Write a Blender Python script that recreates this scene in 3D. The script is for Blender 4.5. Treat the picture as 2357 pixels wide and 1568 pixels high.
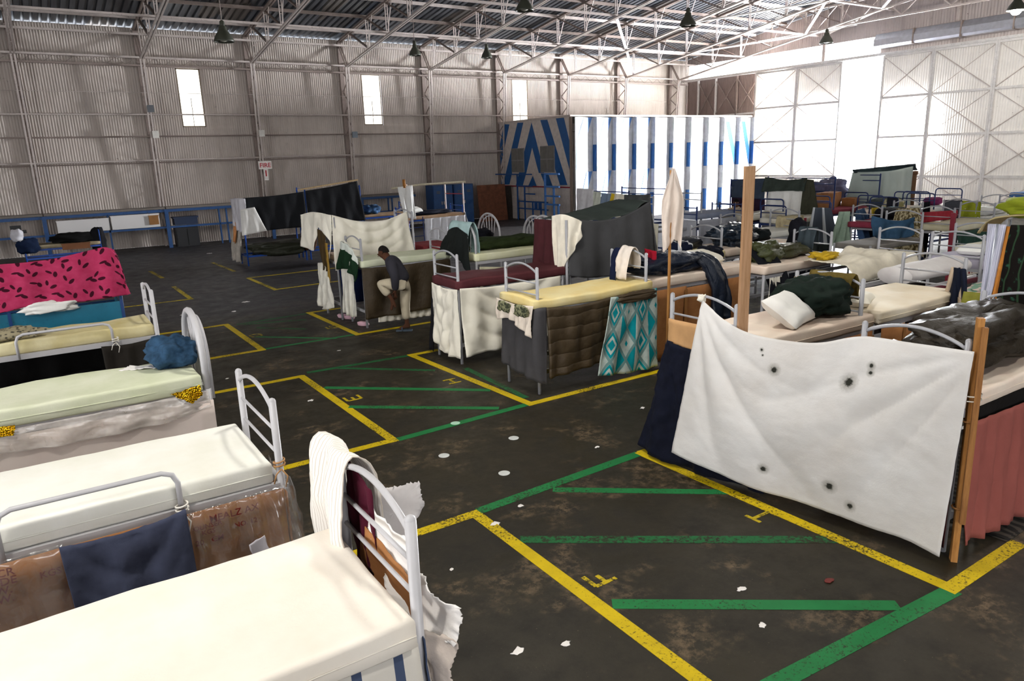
import bpy, bmesh, math, random
from mathutils import Vector, Matrix, noise
sc = bpy.context.scene
for _o in list(bpy.data.objects):
    bpy.data.objects.remove(_o)
COL = sc.collection
# ---------------------------------------------------------------- camera, world, lights, exposure
cam_d = bpy.data.cameras.new('camera'); cam = bpy.data.objects.new('camera', cam_d); COL.objects.link(cam)
cam_d.sensor_fit = 'HORIZONTAL'; cam_d.sensor_width = 36.0; cam_d.lens = 25.518
cam_d.clip_start = 0.05; cam_d.clip_end = 400
cam.matrix_world = Matrix(((0.832219, 0.161587, -0.530378, 0.0), (-0.553526, 0.187018, -0.811562, 0.0), (-0.031947, 0.968976, 0.245083, 3.2), (0, 0, 0, 1)))
sc.camera = cam
vs = sc.view_settings
vs.view_transform = 'Standard'; vs.look = 'None'; vs.gamma = 1.0; vs.use_curve_mapping = False
vs.exposure = 0.32
w = bpy.data.worlds.new('daylight'); sc.world = w; w.use_nodes = True
w.node_tree.nodes['Background'].inputs[0].default_value = (0.93, 0.96, 1.0, 1)
w.node_tree.nodes['Background'].inputs[1].default_value = 4.0
w.cycles.sampling_method = 'NONE'
cy = sc.cycles; cy.max_bounces = 4; cy.diffuse_bounces = 2; cy.glossy_bounces = 2; cy.transmission_bounces = 3; cy.transparent_max_bounces = 8; cy.caustics_reflective = False; cy.caustics_refractive = False; cy.use_light_tree = False
def area(name, loc, direction, sx, sy, power, color):
    d = bpy.data.lights.new(name, 'AREA'); d.shape = 'RECTANGLE'; d.size = sx; d.size_y = sy
    d.energy = power; d.color = color
    o = bpy.data.objects.new(name, d); COL.objects.link(o); o.location = loc
    o.rotation_euler = Vector(direction).to_track_quat('-Z', 'Z' if abs(direction[2]) < .9 else 'Y').to_euler()
    return o
# daylight through the parted hangar doors, the strip above them, and two added fill lights behind the camera
area('door_gap_daylight', (36.35, 22.25, 3.75), (-1, 0, 0), 2.1, 7.3, 30000, (0.93, 0.96, 1.0))
area('transom_daylight', (36.4, 27.6, 7.9), (-1, 0, -.25), 11.0, .8, 4500, (1.0, 0.96, 0.92))
area('rear_fill_light', (-15.4, 6.0, 4.0), (1, 0, 0), 14.0, 7.0, 1100, (1.0, 0.98, 0.96))
area('side_fill_light', (2.0, -17.4, 4.2), (0, 1, 0), 12.0, 6.5, 450, (1.0, 0.98, 0.95))

# ---------------------------------------------------------------- helpers
V = Vector
def S(h):
    h = h.lstrip('#'); c = [int(h[i:i+2], 16) / 255 for i in (0, 2, 4)]
    return tuple(x / 12.92 if x <= .04045 else ((x + .055) / 1.055) ** 2.4 for x in c)
LOC = {}
class MB:
    def __init__(s): s.v = []; s.f = []; s.uv = None
    def add(s, vs_, fs_):
        n = len(s.v); s.v += [tuple(p) for p in vs_]; s.f += [tuple(i + n for i in f) for f in fs_]; return s
    def box(s, c, d, rz=0.0, M=None):
        hx, hy, hz = d[0] / 2, d[1] / 2, d[2] / 2
        R = M if M is not None else Matrix.Rotation(rz, 3, 'Z')
        P = [V(c) + R @ V((a * hx, b * hy, e * hz)) for a in (-1, 1) for b in (-1, 1) for e in (-1, 1)]
        return s.add(P, [(0, 1, 3, 2), (4, 6, 7, 5), (0, 4, 5, 1), (2, 3, 7, 6), (0, 2, 6, 4), (1, 5, 7, 3)])
    def lohi(s, a, b):
        return s.box([(a[i] + b[i]) / 2 for i in range(3)], [abs(b[i] - a[i]) for i in range(3)])
    def bar(s, p, q, w_, h_=None, up=(0, 0, 1)):
        h_ = h_ or w_; p, q = V(p), V(q); d = (q - p); L = d.length; d.normalize()
        x = d.cross(V(up))
        if x.length < 1e-3: x = d.cross(V((1, 0, 0)))
        x.normalize(); y = x.cross(d)
        M = Matrix((x, d, y)).transposed()
        return s.box((p + q) / 2, (w_, L, h_), M=M)
    def tube(s, pts, r, n=8):
        pts = [V(p) for p in pts]; m = len(pts); rr = r if isinstance(r, (list, tuple)) else [r] * m
        vs_ = []; px = None
        for i, p in enumerate(pts):
            d = (pts[min(i + 1, m - 1)] - pts[max(i - 1, 0)]); d.normalize()
            if px is None:
                px = d.cross(V((0, 0, 1)))
                if px.length < 1e-3: px = d.cross(V((1, 0, 0)))
            else:
                px = px - d * px.dot(d)
            px.normalize(); py = d.cross(px)
            for k in range(n):
                a = 2 * math.pi * k / n
                vs_.append(p + (px * math.cos(a) + py * math.sin(a)) * rr[i])
        fs_ = [(i * n + k, i * n + (k + 1) % n, (i + 1) * n + (k + 1) % n, (i + 1) * n + k) for i in range(m - 1) for k in range(n)]
        fs_ += [tuple(range(n - 1, -1, -1)), tuple(range((m - 1) * n, m * n))]
        return s.add(vs_, fs_)
    def lathe(s, c, prof, n=20):
        vs_ = [V(c) + V((r * math.cos(2 * math.pi * k / n), r * math.sin(2 * math.pi * k / n), z)) for r, z in prof for k in range(n)]
        m = len(prof)
        fs_ = [(i * n + k, i * n + (k + 1) % n, (i + 1) * n + (k + 1) % n, (i + 1) * n + k) for i in range(m - 1) for k in range(n)]
        return s.add(vs_, fs_)
    def grid(s, fn, nu, nv, size=(1, 1)):
        n0 = len(s.v); s.uv = s.uv or {}
        for j in range(nv + 1):
            for i in range(nu + 1):
                s.uv[len(s.v)] = (i / nu * size[0], j / nv * size[1]); s.v.append(tuple(fn(i / nu, j / nv)))
        for j in range(nv):
            for i in range(nu):
                a = n0 + j * (nu + 1) + i; s.f.append((a, a + 1, a + nu + 2, a + nu + 1))
        return s
    def prism(s, poly, z0, z1):
        n = len(poly)
        return s.add([(x, y, z0) for x, y in poly] + [(x, y, z1) for x, y in poly],
                     [tuple(range(n - 1, -1, -1)), tuple(range(n, 2 * n))] + [(i, (i + 1) % n, n + (i + 1) % n, n + i) for i in range(n)])
def mesh_of(name, mb, off, smooth):
    me = bpy.data.meshes.new(name)
    me.from_pydata([(x - off[0], y - off[1], z - off[2]) for x, y, z in mb.v], [], mb.f)
    if mb.uv:
        ul = me.uv_layers.new(name='uv')
        for l in me.loops:
            ul.data[l.index].uv = mb.uv.get(l.vertex_index, (0, 0))
    if smooth:
        me.polygons.foreach_set('use_smooth', [True] * len(me.polygons))
    me.update(); return me
def props(o, label=None, cat=None, group=None, kind=None):
    if label: o['label'] = label
    if cat: o['category'] = cat
    if group: o['group'] = group
    if kind: o['kind'] = kind
    return o
def thing(name, label, cat, loc, group=None, kind=None):
    o = bpy.data.objects.new(name, None); COL.objects.link(o); o.location = loc; o.empty_display_size = .1
    LOC[o.name] = V(loc); return props(o, label, cat, group, kind)
def part(name, mb, mat, parent=None, smooth=False, label=None, solid=0.0, sub=0, kind=None):
    off = LOC[parent.name] if parent else V((0, 0, 0))
    o = bpy.data.objects.new(name, mesh_of(name, mb, off, smooth)); COL.objects.link(o)
    o.data.materials.append(mat)
    if parent: o.parent = parent
    LOC[o.name] = off
    mods(o, solid, sub); return props(o, label, kind=kind)
def mods(o, solid, sub):
    if solid:
        m = o.modifiers.new('thickness', 'SOLIDIFY'); m.thickness = solid; m.offset = 0
    if sub:
        m = o.modifiers.new('smooth', 'SUBSURF'); m.levels = sub; m.render_levels = sub
def solo(name, mb, mat, label, cat=None, group=None, smooth=False, solid=0.0, sub=0, kind=None):
    xs = [p[0] for p in mb.v]; ys = [p[1] for p in mb.v]; zs = [p[2] for p in mb.v]
    off = V(((min(xs) + max(xs)) / 2, (min(ys) + max(ys)) / 2, min(zs)))
    o = bpy.data.objects.new(name, mesh_of(name, mb, off, smooth)); COL.objects.link(o); o.location = off
    o.data.materials.append(mat); LOC[o.name] = off
    mods(o, solid, sub); return props(o, label, cat, group, kind)
def twin(o, name, loc, parent):
    c = bpy.data.objects.new(name, o.data); COL.objects.link(c); c.parent = parent
    c.location = V(loc) - LOC[parent.name]; LOC[c.name] = V(loc); return c
def fbm(x, y, z=0.0, o=3):
    return noise.fractal(V((x, y, z)), 1.0, 2.0, o)
def pl(pts, t):
    pts = [V(p) for p in pts]
    L = [0.0]
    for a, b in zip(pts, pts[1:]): L.append(L[-1] + (b - a).length)
    s_ = t * L[-1]
    for i in range(len(pts) - 1):
        if s_ <= L[i + 1] or i == len(pts) - 2:
            d = L[i + 1] - L[i]; k = 0 if d < 1e-9 else (s_ - L[i]) / d
            return pts[i].lerp(pts[i + 1], k)
def plen(pts): return sum((V(b) - V(a)).length for a, b in zip(pts, pts[1:]))
def curve(pts, n=12):
    """smooth Catmull-Rom polyline through the points"""
    P = [V(p) for p in pts]; P = [P[0] * 2 - P[1]] + P + [P[-1] * 2 - P[-2]]; out = []
    for i in range(1, len(P) - 2):
        for k in range(n):
            t = k / n; a, b, c, d = P[i - 1], P[i], P[i + 1], P[i + 2]
            out.append(.5 * ((2 * b) + (c - a) * t + (2 * a - 5 * b + 4 * c - d) * t * t + (3 * b - a - 3 * c + d) * t ** 3))
    return out + [P[-2]]
def drape(top, bot, n=(0, -1, 0), amp=.03, folds=6, nu=40, nv=20, seed=0, env=.6, swag=0.0, slant=.6, wr=.006):
    """cloth hung from a top edge to a bottom edge; folds deepen downwards, swag adds sagging pulls"""
    n = V(n); mb = MB(); T = curve(top, 8) if len(top) > 2 else top; B = curve(bot, 8) if len(bot) > 2 else bot
    rnd = random.Random(seed); ph = [rnd.uniform(0, 6.28) for _ in range(5)]
    def P(u, v):
        a = pl(T, u); b = pl(B, u); p = a.lerp(b, v)
        f = math.sin(2 * math.pi * (folds * u + slant * v) + ph[0]) + .5 * math.sin(2 * math.pi * (folds * 1.7 * u - slant * .5 * v) + ph[1]) + .55 * fbm(u * folds * .8 + seed, v * 1.5, 3.1)
        q = 0.0
        if swag:
            s_ = v - .42 * math.sin(math.pi * u); q = swag * math.sin(math.pi * u) * (abs(math.sin(math.pi * 3.4 * s_ + ph[2])) ** .7 * 1.4 - .8) * (1 - .3 * v)
        return p + n * (amp * (.18 + v ** env * .82) * f + q + wr * fbm(u * 22 + seed, v * 16, 1.7))
    mb.grid(P, nu, nv, (max(plen(top), plen(bot)), (V(top[0]) - V(bot[0])).length)); return mb
def strip(profile, d, nu=14, nv=26, amp=.012, seed=0, taper=0.0, side=(0, 0, 0), smooth=True):
    """cloth laid over an edge: a profile polyline swept along the vector d"""
    d = V(d); mb = MB(); C = curve(profile, 6) if smooth and len(profile) > 2 else profile
    nrm = V((0, 0, 1)).cross(d).normalized() if abs(d.z) < .9 * d.length else V((1, 0, 0))
    def P(u, v):
        k = 1 - taper * abs(v - .5) * 2 * 0 - taper * v
        p = pl(C, v) + d * ((u - .5) * k + .5) + V(side) * v
        f = math.sin(9 * u + seed + 2 * v) * .6 + fbm(u * 4 + seed, v * 5, 2.2) * 1.2
        return p + nrm * amp * f + V((0, 0, amp * .5 * fbm(u * 6, v * 6, seed)))
    mb.grid(P, nu, nv, (d.length, plen(profile))); return mb
def lump(c, size, seed=0, rough=.22, rz=0.0, nu=36, nv=18, ex=.7, crease=.5):
    """a heap of bedding: a squashed, wrinkled dome resting on z = c.z"""
    mb = MB(); c = V(c); R = Matrix.Rotation(rz, 3, 'Z')
    def P(u, v):
        a = 2 * math.pi * u; b = math.pi * (v - .5)
        cb = abs(math.cos(b)) ** ex; sb = math.copysign(abs(math.sin(b)) ** ex, math.sin(b))
        ca = math.copysign(abs(math.cos(a)) ** ex, math.cos(a)); sa = math.copysign(abs(math.sin(a)) ** ex, math.sin(a))
        d = V((cb * ca, cb * sa, sb))
        q = 1 + rough * fbm(d.x * 1.6 + seed, d.y * 1.6, d.z * 1.6) - rough * crease * abs(fbm(d.x * 3.2 + seed + 7, d.y * 3.2, d.z * 3.2, 2))
        p = V((d.x * size[0] / 2 * q, d.y * size[1] / 2 * q, (d.z * q + 1) * size[2] / 2))
        p.z = max(p.z, .0)
        return c + R @ p
    mb.grid(P, nu, nv, (1.5, .8)); return mb
def pillow(c, size, rz=0.0, tilt=0.0, ax='X', n=18, puff=.5):
    mb = MB(); c = V(c); R = Matrix.Rotation(rz, 3, 'Z') @ Matrix.Rotation(tilt, 3, ax)
    for sgn in (1, -1):
        def P(u, v, sgn=sgn):
            x, y = 2 * u - 1, 2 * v - 1
            h = max(0., (1 - x ** 4)) ** .5 * max(0., (1 - y ** 4)) ** .5
            k = 1 - .07 * (1 - abs(x)) * abs(y) - .07 * (1 - abs(y)) * abs(x)
            return c + R @ V((x * size[0] / 2 * k, y * size[1] / 2 * k, sgn * size[2] / 2 * h ** .8 * (1 + .12 * fbm(x * 2, y * 2, c.x))))
        if sgn > 0: mb.grid(P, n, n, (1, 1))
        else: mb.grid(lambda u, v: P(1 - u, v), n, n, (1, 1))
    return mb
def slab(x0, x1, y0, y1, z0, z1, r=.035, sag=.008, nx=20, ny=8, seed=0, edge=.0):
    """foam mattress: a soft-edged block with a slightly uneven top"""
    mb = MB(); prof = []
    for k in range(5):
        a = math.pi / 2 * k / 4; prof.append((r - r * math.sin(a), r - r * math.cos(a)))   # (inset, below top)
    # walk: rings of the outline from bottom to top, then cap by a grid
    def ring(ins, z):
        out = []; a0, a1, b0, b1 = x0 + ins, x1 - ins, y0 + ins, y1 - ins
        for i in range(nx): out.append((a0 + (a1 - a0) * i / nx, b0, z))
        for i in range(ny): out.append((a1, b0 + (b1 - b0) * i / ny, z))
        for i in range(nx): out.append((a1 - (a1 - a0) * i / nx, b1, z))
        for i in range(ny): out.append((a0, b1 - (b1 - b0) * i / ny, z))
        return out
    rings = [ring(r * .6, z0), ring(0, z0 + r * .6)] + [ring(0, z0 + (z1 - z0) * t) for t in (.5,)]
    for ins, dz in reversed(prof): rings.append(ring(ins, z1 - dz))
    n = len(rings[0]); vs_ = []
    for k, R_ in enumerate(rings):
        for (x, y, z) in R_:
            q = fbm(x * 1.7 + seed, y * 1.7, .3); t = (z - z0) / (z1 - z0)
            vs_.append((x + .006 * fbm(y * 3, z * 8, seed), y + .008 * fbm(x * 3, z * 8, seed + 3), z + sag * q * (0.4 + t) + edge * math.sin(math.pi * (x - x0) / (x1 - x0)) * -1))
    fs_ = [(k * n + i, k * n + (i + 1) % n, (k + 1) * n + (i + 1) % n, (k + 1) * n + i) for k in range(len(rings) - 1) for i in range(n)]
    fs_.append(tuple(range(n - 1, -1, -1)))
    mb.add(vs_, fs_)
    # cap grid sharing the last ring
    base = (len(rings) - 1) * n; g = {}
    def idx(i, j):
        if j == 0: return base + i if i < nx else base + nx
        if i == nx: return base + nx + j if j < ny else base + nx + ny
        if j == ny: return base + nx + ny + (nx - i)
        if i == 0: return base + 2 * nx + ny + (ny - j) if j > 0 else base
        return g[(i, j)]
    ins = prof[0][0] if False else prof[-1][0] if False else r
    a0, a1, b0, b1 = x0 + r, x1 - r, y0 + r, y1 - r
    for j in range(1, ny):
        for i in range(1, nx):
            x = a0 + (a1 - a0) * i / nx; y = b0 + (b1 - b0) * j / ny
            g[(i, j)] = len(mb.v); mb.v.append((x, y, z1 + sag * 1.4 * fbm(x * 1.7 + seed, y * 1.7, .3) - edge * math.sin(math.pi * (x - x0) / (x1 - x0))))
    # last ring must sit at inset r, top z
    for i, (x, y, z) in enumerate(ring(r, z1)):
        mb.v[base + i] = (x, y, z + sag * 1.4 * fbm(x * 1.7 + seed, y * 1.7, .3) - edge * math.sin(math.pi * (x - x0) / (x1 - x0)))
    for j in range(ny):
        for i in range(nx):
            mb.f.append((idx(i, j), idx(i + 1, j), idx(i + 1, j + 1), idx(i, j + 1)))
    return mb
# ---------------------------------------------------------------- materials
class NT:
    def __init__(s, name):
        s.m = bpy.data.materials.new(name); s.m.use_nodes = True; s.t = s.m.node_tree
        s.b = s.t.nodes['Principled BSDF']; s.out = s.t.nodes['Material Output']
    def n(s, typ, ins=None, **kw):
        x = s.t.nodes.new(typ)
        for k, v_ in kw.items(): setattr(x, k, v_)
        for k, v_ in (ins or {}).items(): s.put(x.inputs[k], v_)
        return x
    def put(s, sock, v_):
        if isinstance(v_, bpy.types.NodeSocket): s.t.links.new(v_, sock)
        elif isinstance(v_, (tuple, list)) and len(v_) == 3 and sock.type == 'RGBA': sock.default_value = (*v_, 1)
        else: sock.default_value = v_
    def math(s, op, a, b=0.0, c=0.0):
        x = s.t.nodes.new('ShaderNodeMath'); x.operation = op
        s.put(x.inputs[0], a); s.put(x.inputs[1], b); s.put(x.inputs[2], c); return x.outputs[0]
    def mix(s, fac, a, b, mode='MIX'):
        x = s.t.nodes.new('ShaderNodeMix'); x.data_type = 'RGBA'; x.blend_type = mode
        s.put(x.inputs[0], fac); s.put(x.inputs[6], a); s.put(x.inputs[7], b); return x.outputs[2]
    def coord(s, kind='Object', scale=None, rot=None):
        c = s.t.nodes.new('ShaderNodeTexCoord').outputs[kind]
        if scale or rot:
            m = s.t.nodes.new('ShaderNodeMapping'); s.t.links.new(c, m.inputs[0])
            if scale: m.inputs['Scale'].default_value = scale
            if rot: m.inputs['Rotation'].default_value = rot
            c = m.outputs[0]
        return c
    def noise(s, c, scale, detail=4.0, rough=.6):
        x = s.n('ShaderNodeTexNoise', {'Vector': c, 'Scale': scale, 'Detail': detail, 'Roughness': rough}); return x.outputs['Fac']
    def ramp(s, fac, lo, hi, a=0.0, b=1.0):
        x = s.n('ShaderNodeMapRange', {0: fac, 1: lo, 2: hi, 3: a, 4: b}); x.clamp = True; return x.outputs[0]
    def bump(s, h, strength=.3, dist=.01):
        x = s.n('ShaderNodeBump', {'Height': h, 'Strength': strength, 'Distance': dist}); s.t.links.new(x.outputs[0], s.b.inputs['Normal'])
    def done(s, col=None, rough=None, metal=None, spec=None):
        if col is not None: s.put(s.b.inputs['Base Color'], col)
        if rough is not None: s.put(s.b.inputs['Roughness'], rough)
        if metal is not None: s.put(s.b.inputs['Metallic'], metal)
        if spec is not None: s.put(s.b.inputs['Specular IOR Level'], spec)
        return s.m
def hexmix(h, k):
    c = S(h) if isinstance(h, str) else h
    return tuple(max(0, min(1, x * k)) for x in c)
_mc = {}
def cloth(h, var=.22, scale=7.0, weave=260.0, rough=.9, trans=0.0):
    key = ('cloth', h, var, scale, rough, trans)
    if key in _mc: return _mc[key]
    t = NT('cloth_' + h.strip('#')); c = t.coord()
    f = t.noise(c, scale, 5); col = t.mix(t.ramp(f, .3, .7), hexmix(h, 1 - var), hexmix(h, 1 + var * .5))
    t.bump(t.math('ADD', t.math('MULTIPLY', t.noise(c, 18, 3), 1.0), t.math('MULTIPLY', t.noise(c, weave, 1), .12)), .35, .012)
    m = t.done(col, rough, spec=.2)
    if trans:
        tr = t.n('ShaderNodeBsdfTranslucent', {0: col}); mx = t.n('ShaderNodeMixShader', {0: trans, 1: t.b.outputs[0], 2: tr.outputs[0]})
        t.t.links.new(mx.outputs[0], t.out.inputs[0])
    _mc[key] = m; return m
def foam(h, h2=None, stain=.25):
    key = ('foam', h, h2, stain)
    if key in _mc: return _mc[key]
    t = NT('foam_' + h.strip('#')); c = t.coord()
    f = t.noise(c, 2.3, 4); g = t.noise(c, 11, 5, .7)
    col = t.mix(t.ramp(f, .35, .72), S(h), S(h2) if h2 else hexmix(h, .85))
    col = t.mix(t.ramp(g, .66, .8, 0, stain), col, hexmix(h, .62))
    t.bump(t.noise(c, 40, 3), .12, .01)
    m = t.done(col, .85, spec=.15); _mc[key] = m; return m
def paint(h, rough=.45, chip=.0, chipcol='#5a3a24', metal=0.0, var=.12):
    key = ('paint', h, rough, chip, metal, var, chipcol)
    if key in _mc: return _mc[key]
    t = NT('paint_' + h.strip('#')); c = t.coord()
    f = t.noise(c, 5, 5); col = t.mix(t.ramp(f, .3, .7), hexmix(h, 1 - var), hexmix(h, 1 + var))
    if chip: col = t.mix(t.ramp(t.noise(c, 19, 6, .75), .62 - chip * .1, .7 - chip * .1), col, S(chipcol))
    m = t.done(col, rough, metal); _mc[key] = m; return m
def slick(h, rough=.32, var=.3):
    """nylon shell of a sleeping bag"""
    key = ('slick', h, rough)
    if key in _mc: return _mc[key]
    t = NT('nylon_' + h.strip('#')); c = t.coord()
    f = t.noise(c, 6, 4); col = t.mix(f, hexmix(h, 1 - var), hexmix(h, 1 + var))
    t.bump(t.noise(c, 13, 4, .65), .55, .03); m = t.done(col, rough, spec=.38); _mc[key] = m; return m
# ================================================================ the hangar
X0, XD, Y0, YW = -16.0, 36.0, -18.0, 34.4          # back end, hangar doors, near side wall, far side wall
BAYS = [-12.25, -7.97, -3.7, .57, 4.85, 9.12, 13.38, 17.64, 22.0, 26.25, 30.5, 34.8]
def roof_z(y): return 8.74 + .14 * (YW - max(y, 2 * 8.2 - y))
def chord_z(y): return 7.47 + .143 * (34.0 - max(y, 2 * 8.2 - y))
# ---- floor
def floor_mat():
    t = NT('oiled_concrete_floor'); c = t.coord()
    a = t.noise(c, .35, 6, .65); b = t.noise(c, 2.6, 7, .7); d = t.noise(c, 26, 6, .75)
    col = t.mix(t.ramp(a, .35, .65), S('#231e12'), S('#2f291b'))
    col = t.mix(t.ramp(b, .45, .75, 0, .8), col, S('#15110b'))
    patch = t.math('MULTIPLY', t.ramp(t.noise(c, 1.1, 4, .7), .53, .64), t.ramp(t.noise(c, 9, 5, .8), .45, .6))
    col = t.mix(t.math('MULTIPLY', patch, .7), col, S('#75624a'))
    speck = t.ramp(t.noise(c, 60, 2, .5), .72, .76)
    col = t.mix(t.math('MULTIPLY', speck, .3), col, S('#a09070'))
    sx = t.n('ShaderNodeSeparateXYZ', {0: c})
    far = t.ramp(t.math('ADD', sx.outputs[1], t.math('MULTIPLY', t.noise(c, .5, 4), 2.0)), 15.5, 18.5)
    col = t.mix(t.math('MULTIPLY', far, .75), col, S('#343236'))
    t.bump(t.math('ADD', d, t.math('MULTIPLY', b, .6)), .25, .006)
    return t.done(col, t.ramp(b, .3, .7, .42, .68), spec=.4)
FLOOR = floor_mat()
mb = MB().lohi((X0, Y0, -.2), (XD + .4, YW, 0)); floor = part('floor', mb, FLOOR, kind='structure'); props(floor, 'dark oil-stained concrete hangar floor with painted bays')
apron = part('floor', MB().lohi((XD + .4, Y0, -.25), (XD + 14, YW, -.04)), paint('#b8b0a4', .9), kind='structure'); props(apron, 'pale concrete apron outside the hangar doors')
def line_mat(h, wear, scale=9):
    t = NT('floor_paint_' + h.strip('#')); c = t.coord()
    f = t.noise(c, scale, 8, .8); g = t.noise(c, .9, 4)
    wv = t.math('ADD', f, t.math('MULTIPLY', t.math('SUBTRACT', g, .5), .5))
    k = t.ramp(wv, wear, wear + .07)
    col = t.mix(t.ramp(t.noise(c, 5, 4), .3, .7), S(h), hexmix(h, .8))
    col = t.mix(k, col, S('#2a2418'))
    return t.done(col, .6, spec=.3)
YEL = line_mat('#d8ba0a', .55, 40); GRN = line_mat('#1d7a40', .545, 36); GRN2 = line_mat('#1a6636', .505, 24); YEL2 = line_mat('#c9b018', .5, 20)
_ln = [0]
def stroke(name, p, q, w_, mat, z=.003):
    _ln[0] += 1; z += (_ln[0] % 9) * .00022
    (ax, ay), (bx, by) = p, q; d = V((bx - ax, by - ay)).normalized() * w_ / 2; n_ = V((-d.y, d.x))
    poly = [(ax + n_.x, ay + n_.y), (ax - n_.x, ay - n_.y), (bx - n_.x, by - n_.y), (bx + n_.x, by + n_.y)]
    return part(name, MB().prism(poly, 0.0005, z), mat, floor)
Lw = .115
for p, q in [((3.03, -4), (3.03, 5.40)), ((-2, 5.36), (3.08, 5.36)), ((3.19, 7.46), (3.17, 10.9)), ((-2, 7.52), (3.24, 7.52)), ((-2, 10.86), (3.2, 10.86)),
             ((3.14, 12.93), (3.12, 15.7)), ((-2, 12.97), (3.19, 12.97)), ((-2, 15.65), (3.16, 15.65)),
             ((3.13, 19.4), (3.12, 21.95)), ((-2, 19.45), (3.17, 19.45)), ((3.14, 23.9), (3.06, 25.9)),
             ((5.26, 2.17), (5.21, 5.5)), ((5.2, 2.22), (6.35, 2.22)), ((5.2, 5.46), (9, 5.46)), ((5.2, 7.5), (5.06, 10.93)), ((5.15, 7.56), (9.5, 7.56)), ((5.02, 10.88), (9, 10.88)),
             ((4.93, 12.88), (4.88, 15.7)), ((4.9, 12.95), (9, 12.95)), ((4.85, 15.65), (9, 15.65)), ((5.19, 19.2), (5.15, 22.0)), ((5.15, 21.96), (9, 21.96)), ((5.2, 19.3), (9, 19.5)), ((5.18, 23.7), (5.11, 26.5))]:
    stroke('yellow_line', p, q, Lw, YEL if p[1] < 17 else YEL2)
for p, q, m_, w_ in [((3.08, 5.38), (5.18, 5.46), GRN, .12), ((3.24, 7.5), (5.15, 7.57), GRN, .11), ((3.3, 11.0), (5.0, 10.88), GRN2, .1), ((3.2, 13.0), (4.9, 12.97), GRN, .09), ((3.3, 15.5), (4.85, 15.6), GRN2, .09),
                 ((3.1, 2.36), (5.25, 2.2), GRN, .13), ((3.1, 4.72), (5.26, 3.1), GRN2, .115), ((3.12, 3.55), (4.75, 2.33), GRN, .115), ((3.9, 5.32), (5.23, 4.24), GRN, .1),
                 ((3.25, 10.06), (5.1, 8.4), GRN, .1), ((3.22, 9.0), (4.78, 7.68), GRN, .1), ((3.8, 10.92), (4.95, 9.8), GRN2, .09), ((5.38, 9.6), (5.3, 7.8), GRN2, .1),
                 ((3.3, 14.12), (4.5, 12.9), GRN, .08), ((3.55, 14.9), (4.3, 14.08), GRN2, .08), ((3.4, 15.4), (4.6, 14.98), GRN2, .07)]:
    stroke('green_line', p, q, w_, m_, .002)
def letter(ch, cx_, cy_, h_, w_):
    # letters read from the aisle: the letter's up is -x, its right is +y
    SEG = {'F': [((0, 0), (0, 1)), ((0, 1), (1, 1)), ((0, .5), (.7, .5))], 'E': [((0, 0), (0, 1)), ((0, 1), (1, 1)), ((0, .5), (.7, .5)), ((0, 0), (1, 0))],
           'D': [((0, 0), (0, 1)), ((0, 1), (.7, 1)), ((.7, 1), (1, .7)), ((1, .7), (1, .3)), ((1, .3), (.7, 0)), ((.7, 0), (0, 0))],
           'H': [((0, 0), (0, 1)), ((1, 0), (1, 1)), ((0, .5), (1, .5))], 'I': [((.5, 0), (.5, 1)), ((0, 0), (1, 0)), ((0, 1), (1, 1))],
           'G': [((1, .9), (0, 1)), ((0, 1), (0, 0)), ((0, 0), (1, 0)), ((1, 0), (1, .5)), ((1, .5), (.5, .5))]}
    for (a, b), (c_, d_) in SEG[ch]:
        stroke('painted_letter_stroke', (cx_ - (b - .5) * h_, cy_ + (a - .5) * w_), (cx_ - (d_ - .5) * h_, cy_ + (c_ - .5) * w_), .036, YEL2, .0025)
for a in [('F', 3.27, 3.87, .2, .16), ('I', 5.08, 3.77, .22, .16), ('E', 3.4, 9.33, .2, .18), ('H', 4.88, 9.13, .2, .2), ('D', 3.35, 14.22, .2, .2), ('G', 4.75, 13.9, .2, .2)]: letter(*a)
# ---- corrugated sheets
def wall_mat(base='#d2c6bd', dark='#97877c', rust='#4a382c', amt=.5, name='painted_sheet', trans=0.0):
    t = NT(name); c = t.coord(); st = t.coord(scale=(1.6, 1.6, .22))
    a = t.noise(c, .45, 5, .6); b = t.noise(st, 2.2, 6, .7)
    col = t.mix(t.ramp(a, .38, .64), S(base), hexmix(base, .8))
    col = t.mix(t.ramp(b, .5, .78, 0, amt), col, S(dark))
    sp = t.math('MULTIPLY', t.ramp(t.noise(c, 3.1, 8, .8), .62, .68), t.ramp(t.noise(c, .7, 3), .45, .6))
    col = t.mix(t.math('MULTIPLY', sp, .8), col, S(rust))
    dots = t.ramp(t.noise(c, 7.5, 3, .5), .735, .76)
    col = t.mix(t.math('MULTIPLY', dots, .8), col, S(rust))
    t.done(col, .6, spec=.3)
    if trans:   # added translucency that makes the door leaves glow with outside light
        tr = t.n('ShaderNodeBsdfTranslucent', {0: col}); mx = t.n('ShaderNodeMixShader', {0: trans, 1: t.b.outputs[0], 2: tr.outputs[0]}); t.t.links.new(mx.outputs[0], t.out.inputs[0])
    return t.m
SHEET = wall_mat(); SHEET_D = wall_mat('#d8d2cb', '#a89c96', '#4c3c34', .4, 'door_sheet', .1); SHEET_SHADE = wall_mat('#8d7c76', '#5f4d47', '#3a2a22', .6, 'shaded_pocket_sheet'); SHEET_G = wall_mat('#c0b5b2', '#857774', '#4a3a34', .5, 'gable_sheet')  # the pocket's sheet is darker: its shade is painted into the colour
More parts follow.
